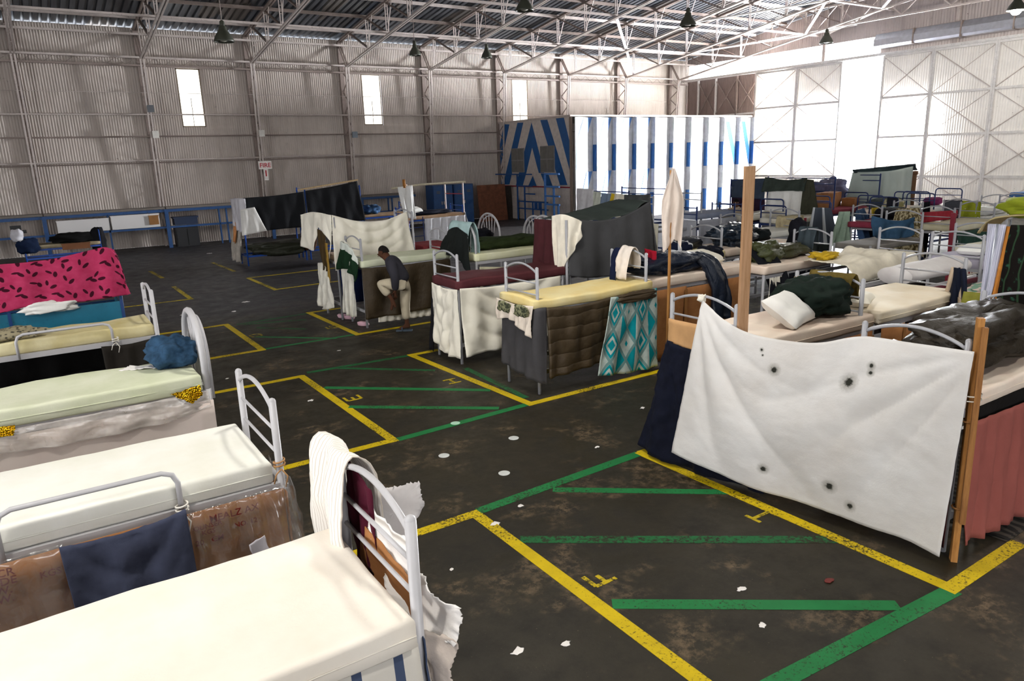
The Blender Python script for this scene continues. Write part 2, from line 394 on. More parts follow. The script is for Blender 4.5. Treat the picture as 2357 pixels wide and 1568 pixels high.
def corr(a0, a1, z0, z1, at_, axis='x', pitch=.095, amp=.016, flip=1, top=None):
    mb = MB(); n_ = max(4, int((a1 - a0) / pitch * 4)); 
    for i in range(n_ + 1):
        a = a0 + (a1 - a0) * i / n_; o = at_ + amp * math.cos(2 * math.pi * a / pitch); zt = top(a) if top else z1
        mb.v += [(a, o, z0), (a, o, zt)] if axis == 'x' else [(o, a, z0), (o, a, zt)]
    mb.f = [(2 * i, 2 * i + 1, 2 * i + 3, 2 * i + 2) for i in range(n_)]
    return mb
wall_far = thing('wall_far', 'long corrugated iron side wall with rust spots and truss columns', None, (10, YW, 0), kind='structure')
WIN = [(6.18, 7.12, 4.87, 7.24), (14.38, 15.35, 4.92, 7.26), (23.0, 24.05, 4.6, 7.28)]
edges = [X0] + BAYS + [XD + .6]
for a, b in zip(edges, edges[1:]):
    wn = [q for q in WIN if a < q[0] < b]
    cuts = [(a, b, 0, 4.5), (a, b, 4.5, 8.71)] if not wn else [(a, b, 0, wn[0][2]), (a, wn[0][0], wn[0][2], 8.71), (wn[0][1], b, wn[0][2], 8.71), (wn[0][0], wn[0][1], wn[0][3], 8.71)]
    for (p, q, z0, z1) in cuts:
        part('corrugated_sheet', corr(p, q, z0, z1, YW + (.006 if z0 > 1 else 0)), SHEET, wall_far, True)
def pane_mat():
    t = NT('dirty_glass'); c = t.coord()
    tr = t.n('ShaderNodeBsdfTransparent', {0: (.97, .95, .9)}); k = t.ramp(t.noise(c, 5, 5, .7), .5, .75, .1, .45)
    t.done(S('#e8dcc8'), .4); mx = t.n('ShaderNodeMixShader', {0: k, 1: tr.outputs[0], 2: t.b.outputs[0]}); t.t.links.new(mx.outputs[0], t.out.inputs[0]); return t.m
PANE = pane_mat(); FRAME = paint('#8a7a68', .6, .5)
for i, (a, b, z0, z1) in enumerate(WIN):
    r_ = thing('window_%d' % (i + 1), 'sun-bleached tall window in the corrugated wall', None, ((a + b) / 2, YW, z0), kind='structure')
    zc = 5.36
    for (p, q) in ((z0, zc), (zc, z1)):
        for (m0, m1) in ((a, (a + b) / 2), ((a + b) / 2, b)):
            part('pane', MB().lohi((m0, YW + .03, p), (m1, YW + .036, q)), PANE, r_)
    part('window_frame', MB().lohi((a, YW, z0), (a + .04, YW + .05, z1)).lohi((b - .04, YW, z0), (b, YW + .05, z1)).lohi((a, YW, z0), (b, YW + .05, z0 + .05)).lohi((a, YW, z1 - .05), (b, YW + .05, z1)), FRAME, r_)
    part('glazing_bar', MB().lohi(((a + b) / 2 - .012, YW + .02, z0), ((a + b) / 2 + .012, YW + .05, zc + .7)), FRAME, r_)
# ---- the unseen walls
part('wall_near', MB().lohi((X0, Y0 - .1, 0), (-4.2, Y0, 9)).lohi((8.2, Y0 - .1, 0), (XD, Y0, 9)).lohi((-4.2, Y0 - .1, 7.6), (8.2, Y0, 9)), SHEET, kind='structure')
part('wall_back', MB().lohi((X0 - .1, Y0, 0), (X0, -1.2, 9)).lohi((X0 - .1, 13.2, 0), (X0, YW, 9)).lohi((X0 - .1, -1.2, 7.6), (X0, 13.2, 13)).lohi((X0 - .1, Y0, 8.9), (X0, -1.2, 12.6)).lohi((X0 - .1, 13.2, 8.9), (X0, YW, 12.6)), SHEET, kind='structure')
# ---- roof
def roof_mat():
    t = NT('galvanised_roof'); c = t.coord(); st = t.coord(scale=(3.5, .25, 1))
    a = t.noise(st, 1.2, 3); cell = t.n('ShaderNodeTexVoronoi', {'Vector': t.coord(scale=(1.2, .35, 0)), 'Scale': 1.0})
    col = t.mix(t.ramp(a, .35, .65), S('#4a4d54'), S('#6d7177'))
    sx = t.n('ShaderNodeSeparateColor', {0: cell.outputs['Color']})
    col = t.mix(t.ramp(sx.outputs[0], .8, .85, 0, .5), col, S('#8a7f74'))
    return t.done(col, .5, .55)
ROOF = roof_mat()
ceiling = thing('ceiling', 'ribbed galvanised sheet roof on steel purlins', None, (10, 8, 8.7), kind='structure')
def roofsheet(x0, x1, y0, y1):
    mb = MB(); pit = .285; x = math.floor(x0 / pit) * pit; xs = []
    while x < x1 + 1e-6:
        xs += [(x, 0), (x + .16, 0), (x + .19, .075), (x + .255, .075)]; x += pit
    k = 0
    for (x, h) in xs:
        mb.v += [(x, y0, roof_z(y0) + h), (x, y1, roof_z(y1) + h)]
    mb.f = [(2 * i, 2 * i + 1, 2 * i + 3, 2 * i + 2) for i in range(len(xs) - 1)]
    return mb
for a, b in zip(edges, edges[1:]):
    ys = [YW + .45, 27.9, 21.3, 14.7, 8.2]
    for p, q in zip(ys, ys[1:]):
        part('roof_sheet', roofsheet(a, b, p, q), ROOF, ceiling)
    part('roof_sheet', roofsheet(a, b, 8.2, Y0 - .3), ROOF, ceiling)
# ---- steel: columns, trusses, purlins, girts
STEEL = paint('#c2b6b0', .55, .3, '#6a564c'); STEEL_D = paint('#8a7b74', .6, .35, '#5a4a42')
nodesY = [32.95, 30.93, 28.9, 26.88, 24.86, 22.84, 20.82, 18.8, 16.78, 14.76, 12.74, 10.72, 8.2]
def angle2(mb, p, q, s_=.055, gap=.05):
    p, q = V(p), V(q)
    for k in (-1, 1):
        o = V((k * gap, 0, 0)); mb.bar(p + o, q + o, s_, s_)
    return mb
for i, x in enumerate(BAYS):
    c_ = thing('steel_column', 'steel lattice column outside the view, %s bay left of the first seen' % ['third', 'second', 'next'][i] if x < .5 else 'tapered lattice steel column, %s from the left against the corrugated wall' % ['first', 'second', 'third', 'fourth', 'fifth', 'sixth', 'seventh', 'eighth', 'ninth'][i - 3], 'column', (x, 34.0, 0), 'wall columns')
    fb = lambda z: 33.98 - .45 * z / 7.4
    part('front_chord', MB().bar((x - .06, fb(0), 0), (x - .06, fb(7.45), 7.45), .06).bar((x + .06, fb(0), 0), (x + .06, fb(7.45), 7.45), .06), STEEL, c_)
    part('back_chord', MB().lohi((x - .1, 34.22, 0), (x + .1, 34.34, 8.6)), STEEL_D, c_)
    zs = [0.1, 1.3, 2.4, 3.5, 4.5, 5.4, 6.4, 7.35]
    for k, (p, q) in enumerate(zip(zs, zs[1:])):
        a, b = ((34.26, p), (fb((p + q) / 2), (p + q) / 2)), ((fb((p + q) / 2), (p + q) / 2), (34.26, q))
        for (u, v_) in (a, b):
            part('lacing_bar', MB().bar((x, u[0], u[1]), (x, v_[0], v_[1]), .045, .03), STEEL_D, c_)
    t_ = thing('roof_truss', 'sloping lattice roof truss over the %s wall column' % (['third unseen', 'second unseen', 'nearest unseen'][i] if x < .5 else ['first', 'second', 'third', 'fourth', 'fifth', 'sixth', 'seventh', 'eighth', 'ninth'][i - 3]), 'truss', (x, 33.5, 7.4), 'roof trusses')
    part('bottom_chord', angle2(MB(), (x, 33.53, 7.45), (x, 8.2, chord_z(8.2)), .06, .055), STEEL, t_)
    part('top_chord', angle2(MB(), (x, 34.3, roof_z(34.3) - .15), (x, 8.2, roof_z(8.2) - .15), .08, .06), STEEL_D, t_)
    part('knee_brace', angle2(MB(), (x, 34.3, roof_z(34.3) - .2), (x, 33.53, 7.45), .05, .05), STEEL_D, t_)
    for k, y in enumerate(nodesY):
        vm = MB(); z0, z1 = chord_z(y), roof_z(y) - .15
        for s_ in (-.05, .05): vm.bar((x + s_, y, z0), (x + s_, y, z1), .035)
        for q in range(4): vm.bar((x - .05, y, z0 + (z1 - z0) * (q + .5) / 4), (x + .05, y, z0 + (z1 - z0) * (q + .5) / 4), .02)
        part('vertical_web', vm, STEEL, t_)
        if k + 1 < len(nodesY):
            y2 = nodesY[k + 1]; part('diagonal_web', angle2(MB(), (x, y, roof_z(y) - .15), (x, y2, chord_z(y2)), .045, .03), STEEL_D, t_)
            part('tie_web', MB().bar((x, y2, chord_z(y2)), (x, (y2 + y) / 2 - 1.6, roof_z((y2 + y) / 2 - 1.6) - .15), .03), STEEL, t_)
    # far half of the roof, behind the camera
    part('rear_chord', angle2(angle2(MB(), (x, 8.2, chord_z(8.2)), (x, Y0, 7.6), .06, .055), (x, 8.2, roof_z(8.2) - .15), (x, Y0, roof_z(Y0) - .15), .08, .06), STEEL, t_)
ordn = ['lowest', 'second', 'third', 'fourth', 'fifth', 'sixth', 'seventh', 'eighth', 'ninth', 'tenth', 'eleventh', 'twelfth', 'ridge']
for k, y in enumerate(nodesY):
    solo('purlin', MB().lohi((X0, y - .04, roof_z(y) - .14), (XD, y + .04, roof_z(y) - .02)), STEEL_D if k % 2 else STEEL, '%s purlin up from the eave under the roof sheets' % ordn[k], 'purlin', 'roof purlins')
for k, y in enumerate([28.9, 24.86, 20.82, 16.78]):
    b_ = thing('longitudinal_tie', 'long horizontal steel tie along the truss bottoms, %s from the wall' % ordn[k].replace('lowest', 'first'), 'tie', (X0, y, chord_z(y)), 'roof ties')
    part('tie_bar', MB().lohi((X0, y - .07, chord_z(y)), (XD, y - .02, chord_z(y) + .07)).lohi((X0, y + .02, chord_z(y)), (XD, y + .07, chord_z(y) + .07)), STEEL, b_)
solo('eave_tie', MB().lohi((X0, 33.3, 8.28), (XD, 33.38, 8.36)), STEEL, 'pale steel tie running just below the eave', 'tie')
gd = thing('wall_girder', 'laced horizontal girder along the wall at truss height', 'girder', (10, 33.9, 7.2))
part('flange', MB().lohi((X0, 33.86, 7.5), (XD, 33.98, 7.57)), STEEL, gd); part('flange', MB().lohi((X0, 33.9, 7.2), (XD, 34.02, 7.27)), STEEL_D, gd)
lm = MB(); x = X0
while x < XD: lm.bar((x, 33.94, 7.26), (x + .35, 33.94, 7.5), .014).bar((x + .35, 33.94, 7.5), (x + .7, 33.94, 7.26), .014); x += .7
part('lacing', lm, STEEL_D, gd, kind='stuff')
for z, y, r_, lb in [(5.36, 34.05, .035, 'pale conduit pair crossing the wall just under the windows'), (3.54, 34.0, .04, 'steel girt pipe crossing the wall above the FIRE sign'), (4.5, 34.2, .03, 'thin steel girt across the wall at mid height'), (6.18, 33.75, .012, 'thin slack wire strung along the wall through the window tops')]:
    o_ = solo('wall_pipe', MB().tube([(X0 + (XD - 2 - X0) * k / 24, y, z - (.03 * math.sin(math.pi * ((k % 2))) if r_ < .02 else 0)) for k in range(25)], r_, 6), STEEL if r_ != .03 else STEEL_D, lb, 'pipe', smooth=True)
solo('wall_pipe', MB().tube([(X0, 33.97, 3.44), (XD - 2, 33.97, 3.44)], .022, 6), STEEL_D, 'thinner pipe running just below the girt above the FIRE sign', 'pipe', smooth=True)
# junction boxes on the columns
for x, z, h_, lb in [(4.9, 5.55, '#5c5f63', 'small dark grey junction box on the second column'), (4.95, 4.55, '#d8d4cc', 'small white junction box lower on the second column'), (9.2, 4.55, '#cfcbc4', 'small white box on the third column above the FIRE sign'), (13.5, 4.45, '#7f8a94', 'grey-blue switch box on the fourth column')]:
    mb = MB().lohi((x - .11, 33.52, z - .13), (x + .11, 33.64, z + .13)).lohi((x - .12, 33.505, z - .14), (x + .12, 33.52, z + .14))
    solo('junction_box', mb, paint(h_), lb, 'electrical box')
# ---- FIRE sign
def text(name, s_, size, loc, rot, mat, parent, ext=.002, align='CENTER'):
    cu = bpy.data.curves.new(name, 'FONT'); cu.body = s_; cu.size = size; cu.extrude = ext; cu.align_x = align; cu.resolution_u = 2; cu.offset = size * .012
    tmp = bpy.data.objects.new(name, cu); COL.objects.link(tmp); bpy.context.view_layer.update()
    me = bpy.data.meshes.new_from_object(tmp.evaluated_get(bpy.context.evaluated_depsgraph_get())); bpy.data.objects.remove(tmp); me.materials.clear(); me.materials.append(mat)
    o = bpy.data.objects.new(name, me); COL.objects.link(o)
    if parent: o.parent = parent; o.location = V(loc) - LOC[parent.name]
    else: o.location = loc
    o.rotation_euler = rot; return o
fs = thing('fire_sign', 'white FIRE sign with a red arrow bar hung on the third column', 'sign', (9.15, 33.35, 2.6))
WHITE = paint('#e6e0da', .5); RED = paint('#b3202c', .5)
part('sign_board', MB().lohi((8.86, 33.36, 3.03), (9.43, 33.4, 3.37)), WHITE, fs); text('lettering', 'FIRE', .27, (9.145, 33.352, 3.105), (math.pi / 2, 0, 0), RED, fs)
part('bracket', MB().lohi((9.0, 33.39, 3.15), (9.28, 33.8, 3.2)), STEEL_D, fs); part('arrow_board', MB().lohi((9.05, 33.36, 2.55), (9.24, 33.38, 3.03)), WHITE, fs); part('arrow_bar', MB().lohi((9.12, 33.35, 2.72), (9.17, 33.362, 2.98)), RED, fs)
# ---- hangar doors
RAILZ = [.12, 1.67, 3.56, 5.43, 7.34]
DSTEEL = paint('#e2dedb', .5, .25, '#7a6a60')
MULL = [28.75, 26.0, 23.35], [21.2, 18.8, 16.12, 13.45, 10.8, 8.1, 5.4, 2.7, 0, -2.7, -5.4, -8.1, -10.8, -13.5, -18]
dn = 0
for gi, grp in enumerate(MULL):
    for a, b in zip(grp, grp[1:]):
        dn += 1
        d_ = thing('door_%d' % dn, 'tall cross-braced corrugated hangar door leaf', None, (XD, (a + b) / 2, 0), kind='structure')
        part('corrugated_sheet', corr(b, a, .05, 7.38, XD + .06, 'y', .11, .014), SHEET_D, d_, True)
        for y0_, y1_ in ((a - .085, a - .004), (b + .004, b + .085)): part('stile', MB().lohi((XD - .06, y0_, 0), (XD + .03, y1_, 7.4)), DSTEEL, d_)
        for z in RAILZ: part('rail', MB().lohi((XD - .045, b + .085, z - .05), (XD + .03, a - .085, z + .05)), DSTEEL, d_)
        for z0, z1 in zip(RAILZ, RAILZ[1:]):
            if dn % 2 == 0: part('brace', MB().bar((XD - .01, b, z0), (XD - .01, a, z1), .045, .03), STEEL, d_)
            else: part('brace', MB().bar((XD - .01, a, z0), (XD - .01, b, z1), .045, .03), STEEL, d_)
            part('brace', MB().bar((XD, a if dn % 2 == 0 else b, z0), (XD, b if dn % 2 == 0 else a, z1), .03, .02), STEEL, d_)
wp = thing('wall_pocket', 'rusty door pocket wall above the striped room, shade painted into its colour', None, (XD + .5, 31.5, 0), kind='structure')
part('corrugated_sheet', corr(28.75, YW, 0, 7.45, XD + .5, 'y', .11, .014), SHEET_SHADE, wp, True)
for y in (28.82, 30.4, 32.0, 33.4): part('stud', MB().lohi((XD + .36, y - .05, 0), (XD + .46, y + .05, 7.45)), STEEL_D if y < 32 else DSTEEL, wp)
for a, b in ((28.82, 30.4), (30.4, 32.0), (32.0, 33.4)):
    for (p, q) in ((5.3, 7.3), (7.3, 5.3)): part('brace', MB().bar((XD + .4, a, p), (XD + .4, b, q), .05), STEEL_D, wp)
part('rail', MB().lohi((XD + .36, 28.8, 5.2), (XD + .46, YW, 5.3)), DSTEEL, wp)
wg = thing('wall_gable', 'dark corrugated gable wall above the hangar doors', None, (XD, 10, 8.4), kind='structure')
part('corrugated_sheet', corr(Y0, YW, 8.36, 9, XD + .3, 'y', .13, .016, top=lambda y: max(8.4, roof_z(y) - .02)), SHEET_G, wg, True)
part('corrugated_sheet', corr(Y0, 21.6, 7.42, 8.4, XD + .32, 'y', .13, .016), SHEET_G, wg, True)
for y in (24.6, 18.0, 11.4, 4.8): part('gable_post', MB().lohi((XD + .12, y - .08, 7.42), (XD + .26, y + .08, roof_z(y) - .1)), STEEL, wg)
part('door_header', MB().lohi((XD - .12, Y0, 7.4), (XD + .12, YW, 7.52)), DSTEEL, wg)
# silver door-track casing over the right-hand leaves
SILVER = paint('#b9bcc4', .28, .0, metal=.75)
tb = thing('door_track_casing', 'silver boxed door track casing running above the right-hand doors', 'track casing', (XD - .3, 3, 7.7))
ys = [21.5, 19.6, 17.5, 15.4, 13.2, 11, 8.8, 6, 3, 0, -4, -8, -12, -17]
for a, b in zip(ys, ys[1:]):
    n_ = 10; mb = MB(); prof = [(XD - .02, 7.72), (XD - .42, 7.72), (XD - .52, 7.82), (XD - .52, 8.1), (XD - .36, 8.36), (XD - .02, 8.42)]
    for y in (a - .015, b + .015): mb.v += [(px_, y, pz_) for px_, pz_ in prof]
    m_ = len(prof); mb.f = [(i, i + 1, m_ + i + 1, m_ + i) for i in range(m_ - 1)] + [tuple(range(m_)), tuple(range(2 * m_ - 1, m_ - 1, -1))]
    part('casing_panel', mb, SILVER, tb)
for y in ys[1:]: part('joint_strap', MB().lohi((XD - .54, y - .03, 7.7), (XD, y + .03, 8.38)), STEEL_D, tb)
# wind bracing between the last trusses and the gable
for k, (p, q) in enumerate([((34.8, 24.86), (XD + .1, 22.84)), ((30.5, 28.9), (34.8, 24.86)), ((30.5, 20.82), (34.8, 24.86)), ((26.25, 24.86), (30.5, 20.82)), ((30.5, 20.82), (XD + .1, 18)), ((30.5, 16.78), (34.8, 20.82)), ((26.25, 20.82), (30.5, 16.78)), ((34.8, 20.82), (XD + .1, 24.6)), ((26.25, 28.9), (30.5, 32.95)), ((22, 24.86), (26.25, 28.9))]):
    lb = ['short brace from the last truss to the gable near the door gap', 'pale diagonal brace over the bright strip, wall side', 'pale diagonal brace over the bright strip, near side', 'long pale roof brace two bays from the gable', 'brace reaching the second gable post', 'roof brace right of the hanging lamp by the gable', 'roof brace above the third hanging lamp', 'short brace crossing to the first gable post', 'roof brace in the far corner above the striped room', 'roof brace left of the far corner'][k]
    solo('roof_brace', angle2(MB(), (p[0], p[1], chord_z(p[1])), (q[0], q[1], chord_z(q[1])), .06, .04), DSTEEL, lb, 'brace', 'diagonal roof braces')
gy_ = thing('gable_wind_girder', 'lattice wind girder hanging in front of the gable wall', 'girder', (34.9, 20, 8.0))
for z in (8.9, 9.9): part('flange', MB().lohi((34.86, 0, z), (34.95, 31, z + .07)) if z < 9.5 else MB().lohi((34.86, 0, z), (34.95, 25.5, z + .07)), STEEL, gy_)
for k in range(12):
    y = 26.5 - k * 2.2; part('lacing_bar', MB().bar((34.9, y, 8.95), (34.9, y - 1.1, 9.92), .05), STEEL, gy_); part('lacing_bar', MB().bar((34.9, y - 1.1, 9.92), (34.9, y - 2.2, 8.95), .05), STEEL, gy_)
# ---- striped room in the corner
BLUE = paint('#15518c', .55); OFFW = paint('#c9beb6', .6, .1, '#8f8074'); LBLUE = paint('#5b8fd8', .55)
rm = thing('striped_room', 'large white partition room painted with blue zigzag stripes in the far corner', 'room', (22, 28, 0))
part('side_wall', MB().lohi((22.01, 28.1, 0), (22.16, 34.35, 4.95)), OFFW, rm)
part('roof_slab', MB().lohi((21.95, 28.0, 4.95), (34.95, 34.35, 5.03)), paint('#b8aca4', .7), rm)
STR = [[(33.77, 4.9), (33.24, 4.87), (34.3, 2.6), (34.34, 3.6)], [(34.3, 2.3), (34.34, 2.3), (34.34, 1.78), (34.15, 1.78)], [(32.47, 4.91), (31.95, 4.89), (33.42, 1.77), (34.03, 1.76)], [(31.21, 4.85), (31.21, 3.64), (31.78, 2.4), (32.15, 1.73), (32.79, 1.72)],
       [(31.21, 4.85), (30.21, 2.37), (30.68, 2.37), (31.21, 3.64)], [(31.22, 2.22), (30.9, 1.72), (31.62, 1.74)], [(30.45, 4.93), (29.87, 4.91), (28.34, 1.8), (28.92, 1.79)], [(29.17, 4.93), (28.55, 4.93), (28.1, 3.74), (28.1, 2.4)], [(30.52, 2.35), (29.9, 2.35), (29.54, 1.74), (30.13, 1.73)]]
for P in STR:
    n_ = len(P); mb = MB().add([(22.0, y, z) for y, z in P] + [(22.012, y, z) for y, z in P], [tuple(range(n_)), tuple(range(2 * n_ - 1, n_ - 1, -1))] + [(i, (i + 1) % n_, n_ + (i + 1) % n_, n_ + i) for i in range(n_)])
    part('blue_stripe', mb, BLUE, rm)
GREYP = paint('#8a8684', .35)
for (a, z1), (b, z0) in (((33.08, 3.63), (31.93, 2.4)), ((30.47, 3.68), (29.3, 2.4))):
    s_ = part('shuttered_window', MB().lohi((21.96, b, z0), (22.01, a, z1)), GREYP, rm)
    for k in range(2):
        for q in range(2):
            y0_, y1_ = b + (a - b) * k / 2 + .03, b + (a - b) * (k + 1) / 2 - .03; zz0, zz1 = z0 + (z1 - z0) * q / 2 + .03, z0 + (z1 - z0) * (q + 1) / 2 - .03
            part('shutter_panel', MB().lohi((21.945, y0_, zz0), (21.965, y1_, zz1)), paint('#77746f', .3, metal=.2), s_)
part('red_dado_rail', MB().lohi((21.97, 28.1, 1.66), (22.012, 34.3, 1.72)), paint('#9c2a34'), rm)
part('corner_post', MB().lohi((21.97, 28.0, 0), (22.06, 28.1, 4.97)), paint('#8c7a6e', .6), rm)
fx = [22.07, 23.38, 24.61, 25.95, 27.21, 28.53, 29.82, 31.14, 32.39, 33.69, 34.9]
FW = paint('#e4e6ea', .5)
for k, (a, b) in enumerate(zip(fx, fx[1:])):
    # each folding leaf stands slightly turned, its blue edge showing
    p_ = part('folding_leaf', MB().bar((a + .01, 27.8, 2.46), (b - .01, 28.08, 2.46), .05, 4.9, up=(0, 0, 1)), FW, rm)
    part('leaf_edge', MB().lohi((b - .02, 27.8, 2.4), (b + .0, 28.06, 3.65)).lohi((b - .02, 27.8, .1), (b + .0, 28.06, 1.2)), BLUE, p_)
    part('hinge_post', MB().lohi((b - .012, 27.82, 0), (b + .012, 28.07, 4.93)), FW, p_)
    def fy(x): return 27.8 + .28 * (x - a) / (b - a) - .03
    zz = [((a + .62, 4.9), (b - .08, 4.9), (a + .05, 2.42), (a + .05, 3.75)), ((b - .5, 2.4), (b - .08, 2.4), (a + .3, .1), (a + .02, .1))] if k < 4 else [((a + .1, 4.7), (a + .5, 4.7), (b - .06, 3.2), (b - .1, 2.4))] if k >= 8 else []
    for q4 in zz:
        poly = [(x, fy(x) - .012, z) for x, z in q4]; poly2 = [(x, fy(x) + .01, z) for x, z in q4]
        part('pale_blue_stripe', MB().add(poly + poly2, [(0, 1, 2, 3), (7, 6, 5, 4)] + [(i, (i + 1) % 4, 4 + (i + 1) % 4, 4 + i) for i in range(4)]), LBLUE if k < 8 else BLUE, p_)
# ---- blue steel racks against the room and the wall
BSTEEL = paint('#1d4f8f', .45, .2, '#2a2f3a')
rk = thing('blue_rack', 'blue square-tube rack standing against the striped side wall', 'rack', (21.6, 30.4, 0))
for y in (31.95, 31.3, 30.6, 29.9): part('upright', MB().lohi((21.5, y - .03, 0), (21.56, y + .03, 2.34 if y > 31.9 else 1.7 if y > 31 else .95)), BSTEEL, rk)
for z, a, b in ((2.32, 30.65, 34.0), (1.74, 30.6, 31.95), (.96, 29.3, 31.95), (.6, 29.3, 31.95), (1.35, 30.4, 31.3)): part('crossbar', MB().lohi((21.5, a, z - .03), (21.56, b, z + .03)), BSTEEL, rk)
for y in (29.95, 30.3): part('slat', MB().lohi((21.48, y - .1, .62), (21.54, y + .1, .94)), BSTEEL, rk)
LB = paint('#4f86cf', .4)
sf = thing('blue_ladder_frame', 'bright blue tubular ladder frame at the corner of the striped room', 'frame', (21.3, 28.7, 0))
for y in (29.25, 28.55, 28.2): part('upright', MB().lohi((21.3, y - .04, 0), (21.38, y + .04, 2.38 if y > 29 else 1.7 if y > 28.5 else .95)), LB, sf)
for z, a in ((2.35, 28.1), (1.75, 28.1), (1.3, 28.1), (.9, 28.1)): part('rung', MB().lohi((21.3, a, z - .04), (21.38, 29.25, z + .04)), LB, sf)
for y, z1, lb in ((33.2, 1.25, 'white upright panel leaning left in the rack by the striped room'), (32.6, 1.2, 'white upright panel leaning right in the rack by the striped room')):
    solo('leaning_panel', MB().lohi((21.7, y - .25, .02), (21.8, y + .12, z1)).lohi((21.66, y - .28, .02), (21.72, y - .22, z1 + .02)), OFFW, lb, 'panel')
# blue workbench rail along the far wall
bays_r = [(-3.7, .57), (.57, 4.85), (4.85, 9.12), (9.12, 13.38), (13.38, 16.2)]
nm = ['left of the pink blanket', 'behind the white boards', 'left of the black sheeted bunk', 'behind the black sheeted bunk', 'beside the blue lockers']
DB = paint('#1c4577', .5, .3, '#20242c')
for (a, b), n_ in zip(bays_r, nm):
    r_ = thing('wall_bench', 'blue steel wall bench frame %s' % n_, 'bench frame', ((a + b) / 2, 33.4, 0), 'blue wall benches')
    part('bench_top', MB().lohi((a + .02, 33.1, 1.58), (b - .02, 33.75, 1.66)), paint('#6f675f', .7), r_)
    part('top_rail', MB().lohi((a, 33.05, 1.46), (b, 33.12, 1.57)), DB, r_); part('mid_rail', MB().lohi((a, 33.05, .8), (b, 33.12, .88)), DB, r_)
    part('leg', MB().lohi((a - .07, 33.02, 0), (a + .07, 33.14, 1.57)), DB, r_)
    for k in (.48, .55) if a > 4 else (.5,): part('leg', MB().lohi((a + (b - a) * k - .03, 33.05, 0), (a + (b - a) * k + .03, 33.12, 1.5)), DB, r_)
    part('shelf', MB().lohi((a + .1, 33.15, .8), (b - .1, 33.7, .83)), DB, r_)
def grime():
    t = NT('soiled_white_board'); c = t.coord(scale=(1, 1, .15)); f = t.noise(c, 1.6, 3)
    col = t.mix(t.ramp(f, .6, .68, 0, .75), S('#d8d4d2'), S('#7a6a50')); return t.done(col, .6)
GB = grime()
solo('white_board', MB().lohi((.95, 32.96, .9), (2.72, 33.02, 1.36)).lohi((.93, 32.945, 1.34), (2.74, 33.03, 1.38)), GB, 'soiled white board propped left of the bench post on the wall bench', 'board')
solo('white_board', MB().lohi((2.8, 32.96, .9), (4.55, 33.02, 1.42)).lohi((2.78, 32.945, 1.4), (4.57, 33.03, 1.44)), GB, 'soiled white board with a brown end propped right of the bench post', 'board')
solo('brown_box', MB().lohi((4.15, 32.9, 1.0), (4.5, 33.0, 1.36)).lohi((4.13, 32.88, 1.34), (4.52, 33.02, 1.37)), paint('#8f6233', .8), 'brown carton on the end of the white boards by the wall', 'box')
solo('blue_crate', MB().lohi((5.1, 33.0, .9), (6.0, 33.5, 1.2)).lohi((5.06, 32.97, 1.17), (6.04, 33.53, 1.23)), paint('#152540', .5), 'dark blue crate on the wall bench beside the second column', 'crate')
solo('dark_cabinet', MB().lohi((5.1, 33.1, 0), (6.0, 33.6, .78)).lohi((5.14, 33.08, .05), (5.53, 33.1, .72)).lohi((5.57, 33.08, .05), (5.96, 33.1, .72)), paint('#17171a', .5), 'black cabinet under the wall bench beside the second column', 'cabinet')
# blue lockers and a plywood sheet near the striped room
for k, (a, lb) in enumerate(((17.0, 'blue steel locker, left of the pair beside the plywood sheet'), (18.2, 'blue steel locker, right of the pair beside the plywood sheet'))):
    r_ = thing('locker', lb, 'locker', (a + .55, 33.0, 0), 'blue lockers')
    part('body', MB().lohi((a, 32.75, 0), (a + 1.12, 33.5, 1.95)), paint('#154173', .5, .15, '#0c2038'), r_)
    for q in range(2):
        d_ = part('door', MB().lohi((a + .03 + q * .54, 32.72, .06), (a + .55 + q * .54, 32.75, 1.9)), paint('#184a82', .5, .15, '#0c2038'), r_)
        part('handle', MB().lohi((a + .45 + q * .12, 32.7, 1.0), (a + .49 + q * .12, 32.72, 1.15)), STEEL, d_)
        part('vent', MB().lohi((a + .2 + q * .54, 32.712, 1.55), (a + .4 + q * .54, 32.722, 1.58)).lohi((a + .2 + q * .54, 32.712, 1.62), (a + .4 + q * .54, 32.722, 1.65)), paint('#6a6248'), d_)
solo('plywood_sheet', MB().box((20.35, 32.55, .9), (1.7, .03, 1.9), M=Matrix.Rotation(-.12, 3, 'X')), paint('#7a4a33', .75, .3, '#4a2c20', var=.3), 'reddish plywood sheet leaning beside the blue lockers', 'plywood')
solo('dark_board', MB().box((21.25, 32.8, .85), (.95, .05, 1.75), M=Matrix.Rotation(-.08, 3, 'X')), paint('#2c241f', .8, .3, '#5a4a40'), 'dark stained board leaning right of the plywood sheet', 'board')
